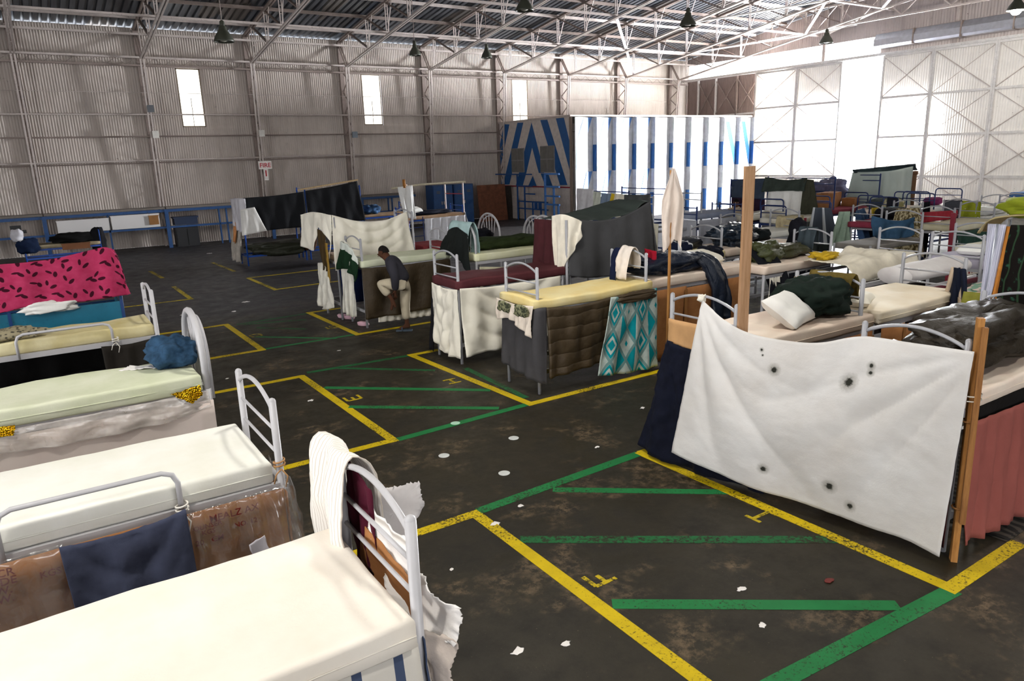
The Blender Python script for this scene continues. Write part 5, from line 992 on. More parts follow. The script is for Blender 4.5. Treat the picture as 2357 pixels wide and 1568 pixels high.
hang('white_cloth', 'white fringed cloth gathered at the foot of the canopy bunk', 'cloth', cloth('#e6e2d6', .12), drape([(5.1, 15.35, 1.12), (5.1, 15.0, 1.14), (5.1, 14.7, .95)], [(5.06, 15.4, .25), (5.02, 15.0, .16), (5.04, 14.5, .26)], (-1, 0, 0), .05, 3, 30, 20, 169, swag=.03))
hang('navy_blanket', 'navy blue blanket hanging along the side of the canopy bunk', 'blanket', cloth('#15234a', .2), drape([(5.2, 14.36, 1.2), (6.9, 14.36, 1.2)], [(5.2, 14.33, .35), (6.9, 14.33, .35)], (0, -1, 0), .02, 4, 30, 14, 171))
for k, (x, y, lb) in enumerate([(5.25, 14.55, 'pale pink shoe, left of the pair under the canopy bunk'), (5.32, 14.35, 'pale pink shoe, right of the pair under the canopy bunk'), (5.3, 13.55, 'pale pink shoe under the bunk beside the man')]):
    solo('shoe', lump((x, y, .0), (.26, .1, .1), k, .15, 2.2, 18, 10), paint('#d9aebb', .6), lb, 'shoe', smooth=True)
bunk('bunk bed with a flattened green blanket behind the man', 7.34, 9.3, 12.44, 13.24, GREYW, top=1.95, ends=('wheel', 'wheel'))
mattress('pale yellow foam mattress under the green blanket behind the man', 7.3, 9.35, 12.4, 13.28, foam('#f0efcf', '#e4e2b4'), 1.2, 1.35, 28, .01)
hang('green_blanket', 'crumpled olive green blanket on the bunk behind the man', 'blanket', cloth('#2f3a1e', .25), lump((8.35, 12.95, 1.34), (1.7, .6, .24), 61, .35, 0, 50, 20))
hang('cream_fringe_cloth', 'cream fringed cloth hung under the bunk behind the man', 'cloth', cloth('#d3cdb0', .2, 5), drape([(7.36, 12.36, 1.1), (8.3, 12.36, 1.02), (9.3, 12.36, 1.12)], [(7.36, 12.32, .4), (9.3, 12.32, .4)], (0, -1, 0), .03, 7, 44, 16, 175))
hang('black_coat', 'black coat hung over the round bunk end behind the man', 'clothing', cloth('#191d1c', .25), drape([(7.22, 13.3, 1.78), (7.22, 12.95, 1.86), (7.22, 12.5, 1.72)], [(7.1, 13.55, 1.3), (7.12, 12.9, 1.26), (7.12, 12.35, 1.0)], (-1, 0, 0), .03, 2, 24, 18, 177), solid=.02)
hang('pale_blue_towel', 'pale blue towel folded over the round bunk end behind the man', 'towel', cloth('#a9c4c4', .15), strip([(7.2, 12.5, 1.5), (7.24, 12.5, 1.85), (7.34, 12.5, 1.98), (7.44, 12.5, 1.8), (7.46, 12.5, 1.3)], (0, .8, 0), 16, 20, .02, 3))
bunk('bunk bed with a round end and maroon cover in the rear middle row', 7.34, 9.3, 14.6, 15.6, GREYW, top=1.9, ends=(None, 'wheel'))
mattress('dull pink mattress on the rear bunk with the round end', 7.3, 9.3, 14.6, 15.6, foam('#a3484e', '#8f3c42'), 1.2, 1.33, 29, .01)
bunk('bunk bed with a round end just left of the maroon blanket', 9.5, 11.4, 13.0, 13.9, GREYW, top=1.9, ends=('wheel', None))
mattress('cream mattress on the bunk left of the maroon blanket', 9.5, 11.4, 13.0, 13.9, PEACH, 1.2, 1.33, 30, .01)
hang('dark_bundle', 'black bundle between the two round bunk ends', 'bundle', cloth('#0e0e18'), lump((9.0, 14.9, 1.32), (.45, .45, .24), 63, .3))
mattress('cream mattress on the right-edge bunk behind the floral curtain', 8.5, 10.5, 2.68, 3.56, PEACH, 1.2, 1.35, 81, .01)
solo('curtain_pole', MB().tube([(8.47, 2.48, 0), (8.44, 2.5, 2.42)], .026, 10), GREY, 'second pole carrying the floral curtain, outside the right frame edge', 'pole', smooth=True)
# ================================================================ rear right rows
def far_bunk(label, x0, x1, y0, y1, mat=None, **k):
    k.setdefault('slats', False); return bunk(label, x0, x1, y0, y1, mat, **k)
far_bunk('bunk bed with pale yellow mattress behind the navy sleeping bag', 9.05, 11.02, 9.42, 10.2, ends=(None, 'arch'))
mattress('pale yellow foam mattress behind the navy sleeping bag', 9.0, 11.0, 9.3, 10.22, foam('#f6efc8', '#efdd9a'), 1.2, 1.35, 31, .012)
far_bunk('bunk bed behind the tall plank heaped with dark sleeping bags', 11.1, 13.1, 9.4, 10.2, ends=(None, None))
mattress('cream foam mattress under the dark blue sleeping bags', 11.1, 13.15, 9.34, 10.24, PEACH, 1.2, 1.35, 32, .01)
hang('dark_sleeping_bag', 'shiny dark blue sleeping bag heaped behind the tall plank', 'sleeping bag', slick('#1a2634', .3), lump((11.75, 9.75, 1.34), (1.2, .7, .42), 65, .35, .2, 50, 24, .8, .9))
hang('dark_sleeping_bag', 'smaller black bedding roll right of the dark blue sleeping bag', 'bedding', cloth('#141a1c', .3), lump((12.6, 9.85, 1.34), (.6, .45, .26), 67, .3))
hang('dark_sleeping_bag', 'flat dark sleeping bag left of the tall plank', 'bedding', slick('#191c26', .5), lump((10.6, 10.0, 1.34), (.8, .4, .24), 69, .3))
hang('shoulder_bag', 'black shoulder bag with strap standing behind the olive sleeping bag', 'bag', cloth('#15151d', .2), lump((13.2, 9.3, 1.3), (.35, .3, .5), 71, .15))
hang('black_garment', 'black garment hanging at the left of the grey-shirt arch', 'clothing', cloth('#101016', .2), drape([(11.64, 8.35, 1.72), (11.64, 8.1, 1.78)], [(11.66, 8.5, 1.3), (11.66, 8.0, 1.25)], (-1, 0, 0), .03, 2, 16, 14, 201), solid=.02)
# fringed cream cover bed
far_bunk('bunk bed under the fringed cream cover with a bare arch', 10.95, 12.75, 6.55, 7.3, ends=(None, 'arch'))
mb = MB(); rnd = random.Random(5)
def Pf(u, v):
    x = 10.72 + 2.05 * u; y = 7.42 - .98 * v; ridge = .1 * math.exp(-((u - .3) / .1) ** 2) * (1 - .6 * v) + .12 * math.exp(-((u - .62) / .08) ** 2) * (1 - .5 * v)
    drop = -.28 * max(0, (v - .78) / .22) ** 1.4; return V((x, y + .03 * fbm(u * 5, v * 4, 1), 1.37 + ridge + drop + .03 * fbm(u * 6, v * 5, 3)))
mb.grid(Pf, 44, 26, (2, 1)); fc = hang('fringed_cover', 'cream fringed cover spread over the bunk right of the yellow cloth', 'cover', cloth('#efe6d2', .12), mb)
fm = MB()
for k in range(70):
    u = k / 69; p = Pf(u, 1.0); fm.tube([p, p + V((rnd.uniform(-.01, .01), -.01, -.04)), p + V((rnd.uniform(-.02, .02), -.01, -.08))], .004, 4)
part('fringe', fm, cloth('#efe6d2', .12), fc, kind='stuff')
hang('brown_cloth', 'dark brown cloth hanging below the fringed cream cover', 'cloth', cloth('#2f2826', .25), drape([(10.75, 6.42, 1.1), (12.7, 6.42, 1.1)], [(10.75, 6.38, .15), (12.7, 6.38, .15)], (0, -1, 0), .05, 6, 44, 16, 203))
hang('yellow_cloth', 'mustard yellow cloth crumpled on the corner of the fringed cover', 'cloth', cloth('#c9a52a', .3, 10), lump((10.95, 7.2, 1.38), (.4, .35, .12), 73, .6, 0, 30, 16))
hang('navy_garment', 'navy garment hanging at the right end of the fringed cover', 'clothing', cloth('#10142a', .2), drape([(12.78, 6.9, 1.3), (12.78, 6.5, 1.3)], [(12.8, 6.9, .4), (12.8, 6.5, .4)], (1, 0, 0), .03, 2, 12, 12, 205))
# rolled mattress
far_bunk('low bunk bed carrying a rolled white mattress, red rail', 10.15, 12.1, 5.35, 6.05, GREYW, top=1.72, ends=(None, None))
mb = MB()
mb.grid(lambda u, v: V((10.3 + 1.7 * u, 5.62 + (.26 + .02 * fbm(u * 4, v * 3, 1)) * math.cos(2 * math.pi * v), 1.36 + (.13 + .015 * fbm(u * 5, v * 4, 2)) * math.sin(2 * math.pi * v))), 30, 20, (1.7, 1))
for e_ in (0, 1): mb.grid(lambda u, v, e_=e_: V((10.3 + 1.7 * e_ + (.05 if e_ else -.05) * (1 - v * v), 5.62 + .26 * v * math.cos(2 * math.pi * u), 1.36 + .13 * v * math.sin(2 * math.pi * u))), 20, 4, (1, 1))
solo('rolled_mattress', mb, foam('#dedad8', '#cfc8c6'), 'greyish white mattress rolled up on the low bunk with a red rail', 'mattress', smooth=True)
solo('red_rail', MB().lohi((10.2, 5.3, 1.1), (12.1, 5.33, 1.17)).lohi((10.2, 5.3, 1.0), (10.23, 5.33, 1.17)), paint('#6e2434'), 'dark red rail under the rolled white mattress', 'rail')
# maroon-topped bunk with patterned drop cloth (c)
def spotted(a, b, sc_=30):
    t = NT('spotted_cloth_' + a.strip('#')); c = t.coord('UV'); col = t.mix(t.ramp(t.noise(c, sc_, 3, .6), .46, .54), S(a), S(b)); t.bump(t.noise(c, 20, 3), .3, .01); return t.done(col, .9, spec=.1)
far_bunk('rear bunk bed with a dull red top and a brown speckled drop cloth', 17.3, 19.15, 9.9, 10.65, GREY)
mattress('dull red mattress on the bunk with the speckled drop cloth', 17.2, 19.25, 9.84, 10.7, foam('#a8485a', '#92394c'), 1.22, 1.36, 41, .01)
hang('speckled_cloth', 'brown and cream speckled cloth hanging in folds below the dull red mattress', 'cloth', spotted('#6e5c50', '#cbbcae'), drape([(17.25, 9.82, 1.2), (19.2, 9.82, 1.2)], [(17.35, 9.78, .3), (19.2, 9.78, .3)], (0, -1, 0), .04, 6, 44, 18, 211, slant=.8))
hang('black_heap', 'black coat heaped on the dull red mattress', 'clothing', cloth('#131118', .3), lump((18.3, 10.2, 1.34), (1.3, .6, .3), 75, .3))
hang('black_drape', 'long black cloth hanging beside the speckled drop cloth', 'cloth', cloth('#0b0c14', .2), drape([(19.15, 9.9, 1.74), (19.4, 9.85, 1.75)], [(19.15, 9.86, .3), (19.42, 9.8, .3)], (-.3, -1, 0), .03, 2, 14, 16, 213))
hang('teal_box', 'small teal box on the bunk behind the black coat', 'box', paint('#1f8f9c'), MB().lohi((18.6, 10.42, 1.355), (18.95, 10.6, 1.6)).lohi((18.58, 10.4, 1.58), (18.97, 10.62, 1.62)), solid=0)
# zebra cloth and red-post bunk (e)
far_bunk('rear bunk bed with a red-painted post and green cloth', 17.5, 19.4, 8.32, 9.1, GREY)
mattress('cream foam mattress on the bunk with the red post', 17.55, 19.6, 8.28, 9.15, foam('#f0ead2', '#e2d7b0'), 1.22, 1.36, 43, .01)
solo('red_post', MB().bar((17.5, 8.3, 0), (17.42, 8.3, 1.66), .1, .05), paint('#8f2a3a'), 'dark red wooden post at the corner of the rear bunk', 'post')
hang('red_cloth', 'red cloth strip behind the cream mattress with the red post', 'cloth', cloth('#a8303e', .2), drape([(17.6, 9.16, 1.62), (19.4, 9.16, 1.56)], [(17.6, 9.16, 1.36), (19.4, 9.16, 1.36)], (0, -1, 0), .015, 5, 30, 6, 215))
hang('green_cloth', 'dark green cloth slung under the cream mattress with the red post', 'cloth', cloth('#2c4a40', .2), drape([(17.6, 8.26, 1.2), (19.4, 8.26, 1.22)], [(17.6, 8.24, .75), (18.4, 8.22, .72), (19.4, 8.24, .95)], (0, -1, 0), .03, 3, 30, 12, 217))
def dots():
    t = NT('dotted_stripe_cloth'); c = t.coord('UV'); sx = t.n('ShaderNodeSeparateXYZ', {0: c}); row = t.math('FRACT', t.math('MULTIPLY', sx.outputs[1], 3.4)); blk = t.math('LESS_THAN', row, .5)
    gx = t.math('SUBTRACT', t.math('FRACT', t.math('MULTIPLY', sx.outputs[0], 7.0)), .5); gv = t.math('SUBTRACT', t.math('FRACT', t.math('MULTIPLY', row, 2.0)), .5)
    d = t.math('SQRT', t.math('ADD', t.math('POWER', gx, 2.0), t.math('POWER', gv, 2.0))); k = t.math('LESS_THAN', d, .25)
    return t.done(t.mix(k, t.mix(blk, S('#e8dccc'), S('#171620')), t.mix(blk, S('#9a3030'), S('#d8d8d8'))), .9)
hang('dotted_cloth', 'black, cream and red dotted cloth below the green cloth', 'cloth', dots(), drape([(17.6, 8.22, .74), (19.4, 8.22, .8)], [(17.6, 8.2, .1), (19.4, 8.2, .1)], (0, -1, 0), .01, 3, 30, 10, 219))
hang('zebra_cloth', 'beige cloth with dark zebra stripes hanging between the rear bunks', 'cloth', spotted('#5e5238', '#b6a988', 14), drape([(17.2, 9.5, 1.72), (17.47, 9.1, 1.74)], [(17.1, 9.7, .3), (17.42, 8.8, .3)], (-1, -.6, 0), .06, 3, 26, 24, 221), solid=.02)
# bunk just right of it, near
far_bunk('bunk bed with folded bedding behind the silver curtain pole', 12.6, 14.5, 5.5, 6.3, GREY, ends=('arch', None))
mattress('grey-lilac mattress behind the silver curtain pole', 12.6, 14.5, 5.46, 6.34, foam('#c4bfcc', '#aaa4b8'), 1.2, 1.36, 45, .01)
solo('pillow', pillow((13.2, 5.9, 1.44), (.6, .4, .16), .2), SHEETW, 'white pillow on the lilac mattress behind the curtain pole', 'pillow', 'pillows', smooth=True)
hang('floral_quilt', 'pink and green floral quilt on the low bunk behind the bag', 'quilt', spotted('#d8c0b8', '#7fa08c', 9), lump((11.6, 4.7, 1.0), (1.3, .8, .2), 77, .2))
far_bunk('low bunk bed with a floral quilt behind the hanging bag', 10.9, 12.6, 4.3, 5.1, GREY, top=1.4, zt=.95, ends=(None, 'bar'))
hang('dark_teal_bag', 'dark teal bundle on the floral quilt', 'bundle', cloth('#14302e', .2), lump((12.2, 4.5, 1.08), (.45, .4, .3), 79, .2))
# striped mattress bunk with dark green side cloth
far_bunk('navy bunk bed with a checked mattress edge and grey-green side cloth', 16.9, 18.9, 12.3, 13.1, NAVYM, ends=('loop', 'loop'), top=1.7)
mattress('white mattress with red and cream checked edge', 16.85, 18.95, 12.26, 13.1, stripes_mat('#ece8dc', '#a33a44', 2.2, 0, 'checked_edge') and foam('#efebe0', '#e4dcc8'), 1.22, 1.35, 47, .01)
for k, h_ in enumerate(('#a03444', '#d8cfa8', '#8aa0a8', '#a03444')):
    hang('checked_patch', 'coloured patch, %s along the white mattress edge' % ['first', 'second', 'third', 'fourth'][k], 'patch', cloth(h_), drape([(17.5 + k * .36, 12.24, 1.34), (17.72 + k * .36, 12.24, 1.34)], [(17.5 + k * .36, 12.24, 1.23), (17.72 + k * .36, 12.24, 1.23)], (0, -1, 0), .002, 1, 4, 3, 5))
hang('greygreen_cloth', 'large grey-green cloth hanging below the checked-edge mattress', 'cloth', cloth('#454a46', .2), drape([(16.9, 12.22, 1.22), (18.9, 12.22, 1.24)], [(16.9, 12.18, .15), (18.9, 12.18, .15)], (0, -1, 0), .05, 4, 40, 18, 223))
hang('striped_jacket', 'grey tracksuit jacket with a white stripe hanging at the bunk corner', 'clothing', stripes_mat('#4c525c', '#c8ccd0', 2.4, 0, 'track_jacket'), drape([(16.6, 11.3, 1.72), (16.9, 11.0, 1.7)], [(16.7, 11.5, .8), (17.1, 10.8, .75)], (-1, -.6, 0), .05, 2, 20, 20, 225), solid=.02)
hang('blue_jeans', 'blue jeans and shirts hung on the rail right of the track jacket', 'clothing', cloth('#3a5478', .3), drape([(17.5, 10.7, 1.6), (18.2, 10.9, 1.62)], [(17.2, 10.3, .8), (18.0, 10.3, .75)], (-.3, -1, 0), .06, 3, 24, 18, 227), solid=.02)
hang('pale_green_shirt', 'pale green shirt hanging left of the blue jeans', 'clothing', cloth('#9fb4a0', .2), drape([(17.1, 10.9, 1.6), (17.35, 10.75, 1.6)], [(16.8, 10.9, .75), (17.2, 10.6, .8)], (-.5, -1, 0), .04, 2, 16, 18, 229))
hang('yellow_shirt', 'yellow shirt hanging above the blue denim in the rear row', 'clothing', cloth('#d2b430', .2), drape([(18.3, 10.75, 1.62), (18.55, 10.72, 1.62)], [(18.25, 10.7, 1.05), (18.5, 10.7, 1.1)], (-.3, -1, 0), .03, 2, 12, 14, 231))
hang('teal_denim', 'teal-blue denim slung over the arch before the speckled cloth', 'clothing', cloth('#33506a', .3), drape([(15.2, 8.9, 1.72), (15.6, 8.6, 1.6), (16.0, 8.4, 1.66)], [(15.2, 8.9, 1.3), (15.6, 8.6, 1.15), (16.0, 8.4, 1.3)], (-.5, -1, 0), .05, 2, 24, 14, 233), solid=.02)
far_bunk('bunk bed whose bare arch carries the teal-blue denim', 14.2, 16.1, 8.3, 9.1, GREY, ends=(None, 'arch'))
mattress('grey mattress on the bunk with the teal-blue denim', 14.2, 16.1, 8.26, 9.1, foam('#8f8a84', '#7a756e'), 1.1, 1.22, 49, .01)
# beds farther back
far_bunk('far bunk bed with a dull red cover and cartons', 20.2, 22.2, 13.2, 14.0, NAVYM, ends=('loop', 'loop'))
mattress('dull red mattress with cartons in the rear row', 20.2, 22.2, 13.16, 14.0, foam('#9a4654', '#863a48'), 1.2, 1.35, 51, .01)
for k, (x, y, z, s_, lb) in enumerate([(21.2, 13.9, 1.35, (.9, .5, .45), 'brown carton, larger of those on the far red mattress'), (21.9, 13.6, 1.35, (.5, .4, .25), 'brown carton, smaller of those on the far red mattress')]):
    solo('carton', MB().box((x, y, z + s_[2] / 2), s_, .3).box((x, y, z + s_[2]), (s_[0] * 1.02, s_[1] * .45, .02), .3), CARD, lb, 'box')
far_bunk('far bunk bed with grey bedding and a cream hat bundle', 21.0, 23.0, 12.0, 12.8, NAVYM, ends=('loop', 'loop'))
mattress('cream mattress with grey bedding in the rear row', 21.0, 23.0, 11.96, 12.8, PEACH, 1.2, 1.35, 53, .01)
hang('grey_bedding', 'slate grey bedding heaped on the far cream mattress', 'bedding', cloth('#4e5656', .25), lump((21.8, 12.4, 1.34), (1.5, .6, .3), 81, .3))
hang('cream_bundle', 'cream floral bundle at the end of the far mattress', 'bundle', spotted('#cfc6a4', '#8f8a60', 8), lump((21.2, 11.8, 1.3), (.6, .5, .35), 83, .3))
far_bunk('far bunk bed with navy loops and a cream roll', 19.8, 21.7, 10.9, 11.7, NAVYM, ends=('loop', 'loop'), top=1.8)
mattress('cream mattress between navy loops in the far right row', 19.8, 21.7, 10.86, 11.7, PEACH, 1.2, 1.35, 55, .01)
far_bunk('far right bunk bed with navy loops by the door wall', 22.4, 24.3, 11.4, 12.2, NAVYM, ends=('loop', 'loop'), top=1.8)
mattress('white mattress on the far right bunk by the door wall', 22.4, 24.3, 11.36, 12.2, WHT, 1.2, 1.35, 57, .01)
hang('magenta_bundle', 'small magenta bundle on the far right white mattress', 'bundle', cloth('#7a2a5a', .2), lump((23.4, 11.8, 1.34), (.6, .4, .25), 85, .3))
far_bunk('far bunk bed whose rail carries grey and lime towels', 20.0, 22.0, 9.0, 9.8, GREY, top=1.75)
mattress('white mattress on the bunk with grey and lime towels', 20.0, 22.0, 8.96, 9.8, WHT, 1.2, 1.35, 59, .01)
hang('grey_towel', 'dark grey towel over the rail beside the lime towel', 'towel', cloth('#4a4c52', .15), strip([(20.0, 9.35, 1.2), (20.0, 9.35, 1.6), (20.04, 9.35, 1.76), (20.1, 9.35, 1.6)], (0, .45, 0), 10, 16, .015, 2))
hang('lime_towel', 'lime yellow towel over the rail of the far right bunk', 'towel', cloth('#9aa12c', .25), strip([(19.95, 8.95, 1.0), (19.97, 8.95, 1.5), (20.04, 8.95, 1.76), (20.12, 8.95, 1.5), (20.14, 8.95, 1.2)], (0, .4, 0), 12, 18, .03, 4))
hang('dark_garment', 'dark garment hanging from the loop left of the grey towel', 'clothing', cloth('#23242c', .2), drape([(19.78, 11.2, 1.8), (19.78, 10.9, 1.78)], [(19.74, 11.2, .9), (19.74, 10.86, .85)], (-1, 0, 0), .03, 2, 12, 14, 235))
far_bunk('far right bunk bed at the frame edge with a blue case', 22.6, 24.6, 8.8, 9.6, GREY, top=1.75)
mattress('cream mattress on the bunk at the right frame edge', 22.6, 24.6, 8.76, 9.6, PEACH, 1.2, 1.35, 61, .01)
solo('blue_case', slab(22.9, 24.2, 8.9, 9.5, 1.36, 1.8, .05, .01), cloth('#4f78ae', .15), 'blue box-shaped bundle on the far right bunk', 'bundle', smooth=True)
hang('white_covers', 'white covers with a black edge on the bunk before the blue bundle', 'bedding', SHEETW, lump((20.9, 9.2, 1.34), (1.6, .6, .2), 87, .25))
far_bunk('right-hand bunk bed with pale covers behind the lime bundle', 14.2, 16.2, 5.9, 6.7, GREY)
mattress('pale cream mattress behind the lime bundle at the right', 14.2, 16.2, 5.86, 6.7, foam('#efe9d4', '#ddd4b4'), 1.2, 1.35, 63, .01)
far_bunk('far bunk bed with a tilted white mattress left of the tents', 16.6, 18.4, 13.5, 14.3, NAVYM, ends=('bar', 'loop'))
mattress('white mattress on the navy bunk behind the tall plank', 16.6, 18.5, 13.46, 14.3, foam('#f4efe2', '#ece2cc'), 1.24, 1.4, 65, .01)
hang('khaki_shirt', 'khaki garment over the rail behind the dark sleeping bags', 'clothing', cloth('#b3a584', .3), strip([(15.0, 11.2, 1.1), (15.02, 11.2, 1.5), (15.08, 11.2, 1.62), (15.16, 11.2, 1.4)], (.5, -.35, 0), 14, 16, .04, 5))
far_bunk('bunk bed with the khaki garment in the rear middle row', 13.4, 15.2, 10.7, 11.5, GREY)
mattress('white mattress on the bunk with the khaki garment', 13.4, 15.2, 10.66, 11.5, WHT, 1.2, 1.34, 67, .01)
far_bunk('bunk bed hung with a pale grey blanket left of the beige-coated person', 14.9, 16.4, 13.6, 14.4, NAVYM, ends=('bar', 'bar'), top=1.75)
hang('pale_grey_blanket', 'pale grey blanket over the end of the navy bunk in the sunlight', 'blanket', cloth('#a9abb4', .12), drape([(14.84, 14.4, 1.4), (14.84, 13.55, 1.4)], [(14.82, 14.4, .2), (14.82, 13.55, .2)], (-1, 0, 0), .02, 2, 20, 14, 237))
hang('pale_grey_blanket', 'pale grey blanket along the side of the navy bunk in the sunlight', 'blanket', cloth('#a9abb4', .12), drape([(14.9, 13.52, 1.4), (16.4, 13.52, 1.4)], [(14.9, 13.5, .2), (16.4, 13.5, .2)], (0, -1, 0), .02, 3, 24, 14, 239))
mattress('blue-grey mattress on the navy bunk in the sunlight', 14.9, 16.4, 13.6, 14.4, foam('#8e96aa', '#7c8498'), 1.42, 1.56, 69, .01)
# tents at the back right
far_bunk('bunk bed under the dark and white cloth tent at the back', 18.6, 20.4, 13.2, 15.6, NAVYM, ends=('bar', 'bar'), top=2.3)
hang('white_tent_sheet', 'white sheet closing the front of the far dark-topped tent', 'sheet', SHEETW, drape([(18.5, 14.1, 2.1), (18.5, 12.95, 2.16)], [(18.45, 14.25, .9), (18.45, 12.9, .9)], (-1, -.3, 0), .02, 3, 24, 20, 241))
hang('dark_tent_cloth', 'dark green cloth rolled over the top of the far white sheet', 'cloth', cloth('#3a423c', .2), drape([(18.5, 14.25, 2.38), (18.5, 13.5, 2.3), (18.5, 12.85, 2.36)], [(18.42, 14.3, 1.95), (18.42, 13.5, 2.0), (18.42, 12.85, 2.0)], (-1, 0, 0), .03, 3, 24, 10, 243), solid=.03)
hang('dark_tent_cloth', 'dark olive cloth hanging at the right side of the far white sheet', 'cloth', cloth('#3c3c30', .2), drape([(18.45, 12.9, 2.34), (18.6, 12.7, 2.3)], [(18.4, 12.95, 1.2), (18.7, 12.5, 1.2)], (-1, -.5, 0), .03, 2, 10, 16, 245))
hang('slate_blanket', 'slate blue blanket hung left of the far white sheet', 'blanket', cloth('#3c4656', .15), drape([(18.6, 15.6, 2.3), (18.55, 14.3, 2.34)], [(18.6, 15.6, 1.75), (18.55, 14.3, 1.72)], (-1, 0, 0), .02, 3, 20, 14, 247))
hang('plum_cloth', 'dark plum cloth below the slate blanket at the back', 'cloth', cloth('#2c1a2c', .15), drape([(18.65, 15.6, 1.76), (18.6, 14.3, 1.74)], [(18.65, 15.6, 1.0), (18.6, 14.3, 1.0)], (-1, 0, 0), .02, 3, 20, 12, 249))
far_bunk('bunk bed under the pale grey sheet near the door gap', 22.8, 24.6, 13.2, 14.1, NAVYM, ends=('bar', 'bar'), top=2.3)
hang('pale_sheet', 'pale grey-green sheet hung tall near the bright door gap', 'sheet', cloth('#b9c4bc', .1, 2), drape([(22.7, 14.1, 2.36), (23.2, 13.2, 2.38), (24.6, 13.16, 2.48)], [(22.5, 14.2, 1.0), (23.1, 13.1, .8), (24.6, 13.1, .8)], (-.5, -1, 0), .03, 4, 40, 22, 251))
hang('dark_tent_cloth', 'dark cloth over the top of the pale grey-green sheet', 'cloth', cloth('#1f2a2e', .2), drape([(22.7, 14.1, 2.44), (24.7, 13.15, 2.56)], [(22.7, 14.05, 2.34), (24.7, 13.08, 2.36)], (-.3, -1, 0), .03, 4, 24, 6, 253), solid=.03)
hang('brown_board', 'brown board at the right side of the pale grey-green sheet', 'board', wood('#7a5a40', '#5a3e2a', 'brown_board'), MB().lohi((24.7, 13.1, .6), (24.78, 13.5, 2.3)).lohi((24.68, 13.08, 2.2), (24.8, 13.52, 2.32)), solid=0)
hang('violet_heap', 'violet-grey cloth pile left of the pale grey-green sheet', 'bundle', cloth('#6a6880', .2), lump((22.6, 14.8, 1.35), (1.2, 1.0, .8), 89, .4))
far_bunk('bunk bed piled with violet-grey cloth near the door gap', 22.0, 23.6, 14.4, 15.3, NAVYM, ends=('bar', 'bar'), top=1.8)
mattress('tan mattress below the violet-grey cloth pile', 22.0, 23.6, 14.36, 15.3, PEACH, 1.2, 1.35, 71, .01)
# white and grey tent behind the big grey one
far_bunk('bunk bed hung with assorted garments behind the grey tent', 14.4, 16.2, 15.7, 18.0, NAVYM, ends=('bar', 'bar'), top=2.15)
for k, (a, b, zt_, zb, h_, lb) in enumerate([(18.0, 17.2, 2.2, 1.1, '#d6d3d6', 'pale grey shirt, leftmost of the garments behind the grey tent'), (17.2, 16.85, 2.12, 1.3, '#cfd2c4', 'pale green shirt beside the pale grey shirt'), (16.85, 16.4, 2.08, 1.3, '#7f90a8', 'grey-blue garment among those behind the grey tent'), (16.4, 16.25, 2.08, 1.5, '#d8b830', 'narrow yellow garment behind the grey tent'), (16.25, 15.75, 2.08, 1.4, '#eee6d4', 'cream cloth beside the yellow garment'), ]):
    hang('hung_garment', lb, 'clothing', cloth(h_, .15), drape([(14.35, a, zt_), (14.35, b, zt_ - .02)], [(14.28, a + .05, zb), (14.28, b, zb)], (-1, 0, 0), .04, 2, 16, 18, 261 + k), solid=.015)
hang('charcoal_blanket', 'charcoal blanket hung behind the pale flag cloth', 'blanket', cloth('#4a4c4c', .15), drape([(13.5, 14.9, 2.12), (13.6, 14.0, 2.14)], [(13.45, 14.9, 1.4), (13.55, 14.0, 1.35)], (-1, 0, 0), .03, 3, 24, 16, 271), solid=.012)
hang('cream_blanket', 'cream blanket hanging below the charcoal one behind the flag cloth', 'blanket', cloth('#eee8d2', .1), drape([(13.5, 14.7, 1.42), (13.6, 13.7, 1.4)], [(13.45, 14.7, .55), (13.55, 13.7, .5)], (-1, 0, 0), .03, 3, 24, 16, 273), solid=.012)
far_bunk('bunk bed behind the charcoal and cream blankets', 13.6, 15.4, 13.9, 14.8, GREY, top=2.1, ends=('bar', 'bar'))
# ================================================================ rear left: black-sheeted blue bunks
for a, lb, tz in ((5.85, 'blue steel bunk bed hung with black sheeting, left of two', 2.15), (7.95, 'blue steel bunk bed hung with black sheeting, right of two', 2.4)):
    bunk(lb, a, a + 1.95, 24.6, 25.45, BUNKB, top=tz, ends=('bar', 'bar'), slats=False)
    mattress('thin dark mattress in the black-sheeted bunk, %s' % ('left' if a < 7 else 'right'), a, a + 1.95, 24.62, 25.45, foam('#3a3a34', '#2c2c28'), 1.12, 1.22, 73, .01)
BLK = cloth('#1c1d20', .15, 2)
hang('black_sheet', 'black sheeting across the left blue bunk at the back left', 'sheet', BLK, drape([(5.9, 24.52, 2.2), (6.9, 24.52, 2.22), (7.9, 24.52, 2.3)], [(6.05, 24.5, 1.1), (7.9, 24.5, 1.15)], (0, -1, 0), .02, 3, 36, 16, 281))
hang('black_sheet', 'black sheeting across the right blue bunk at the back left', 'sheet', BLK, drape([(7.95, 24.52, 2.32), (8.9, 24.52, 2.42), (9.8, 24.5, 2.56)], [(7.95, 24.5, 1.15), (10.0, 24.5, 1.2)], (0, -1, 0), .02, 3, 36, 16, 283))
solo('top_batten', MB().bar((7.7, 24.55, 2.36), (9.85, 24.55, 2.6), .05), wood('#c9b08a', '#a3875e', 'pale_batten'), 'pale batten along the top of the right black sheeting', 'batten')
hang('white_cloth', 'white cloth hanging over the left end of the black sheeting', 'cloth', cloth('#cfccd2', .1), drape([(5.75, 25.6, 2.15), (5.78, 24.6, 2.2), (5.95, 24.45, 2.18)], [(5.72, 25.4, 1.3), (5.74, 24.7, 1.1), (5.9, 24.42, 1.3)], (-1, -.5, 0), .03, 3, 26, 18, 285))
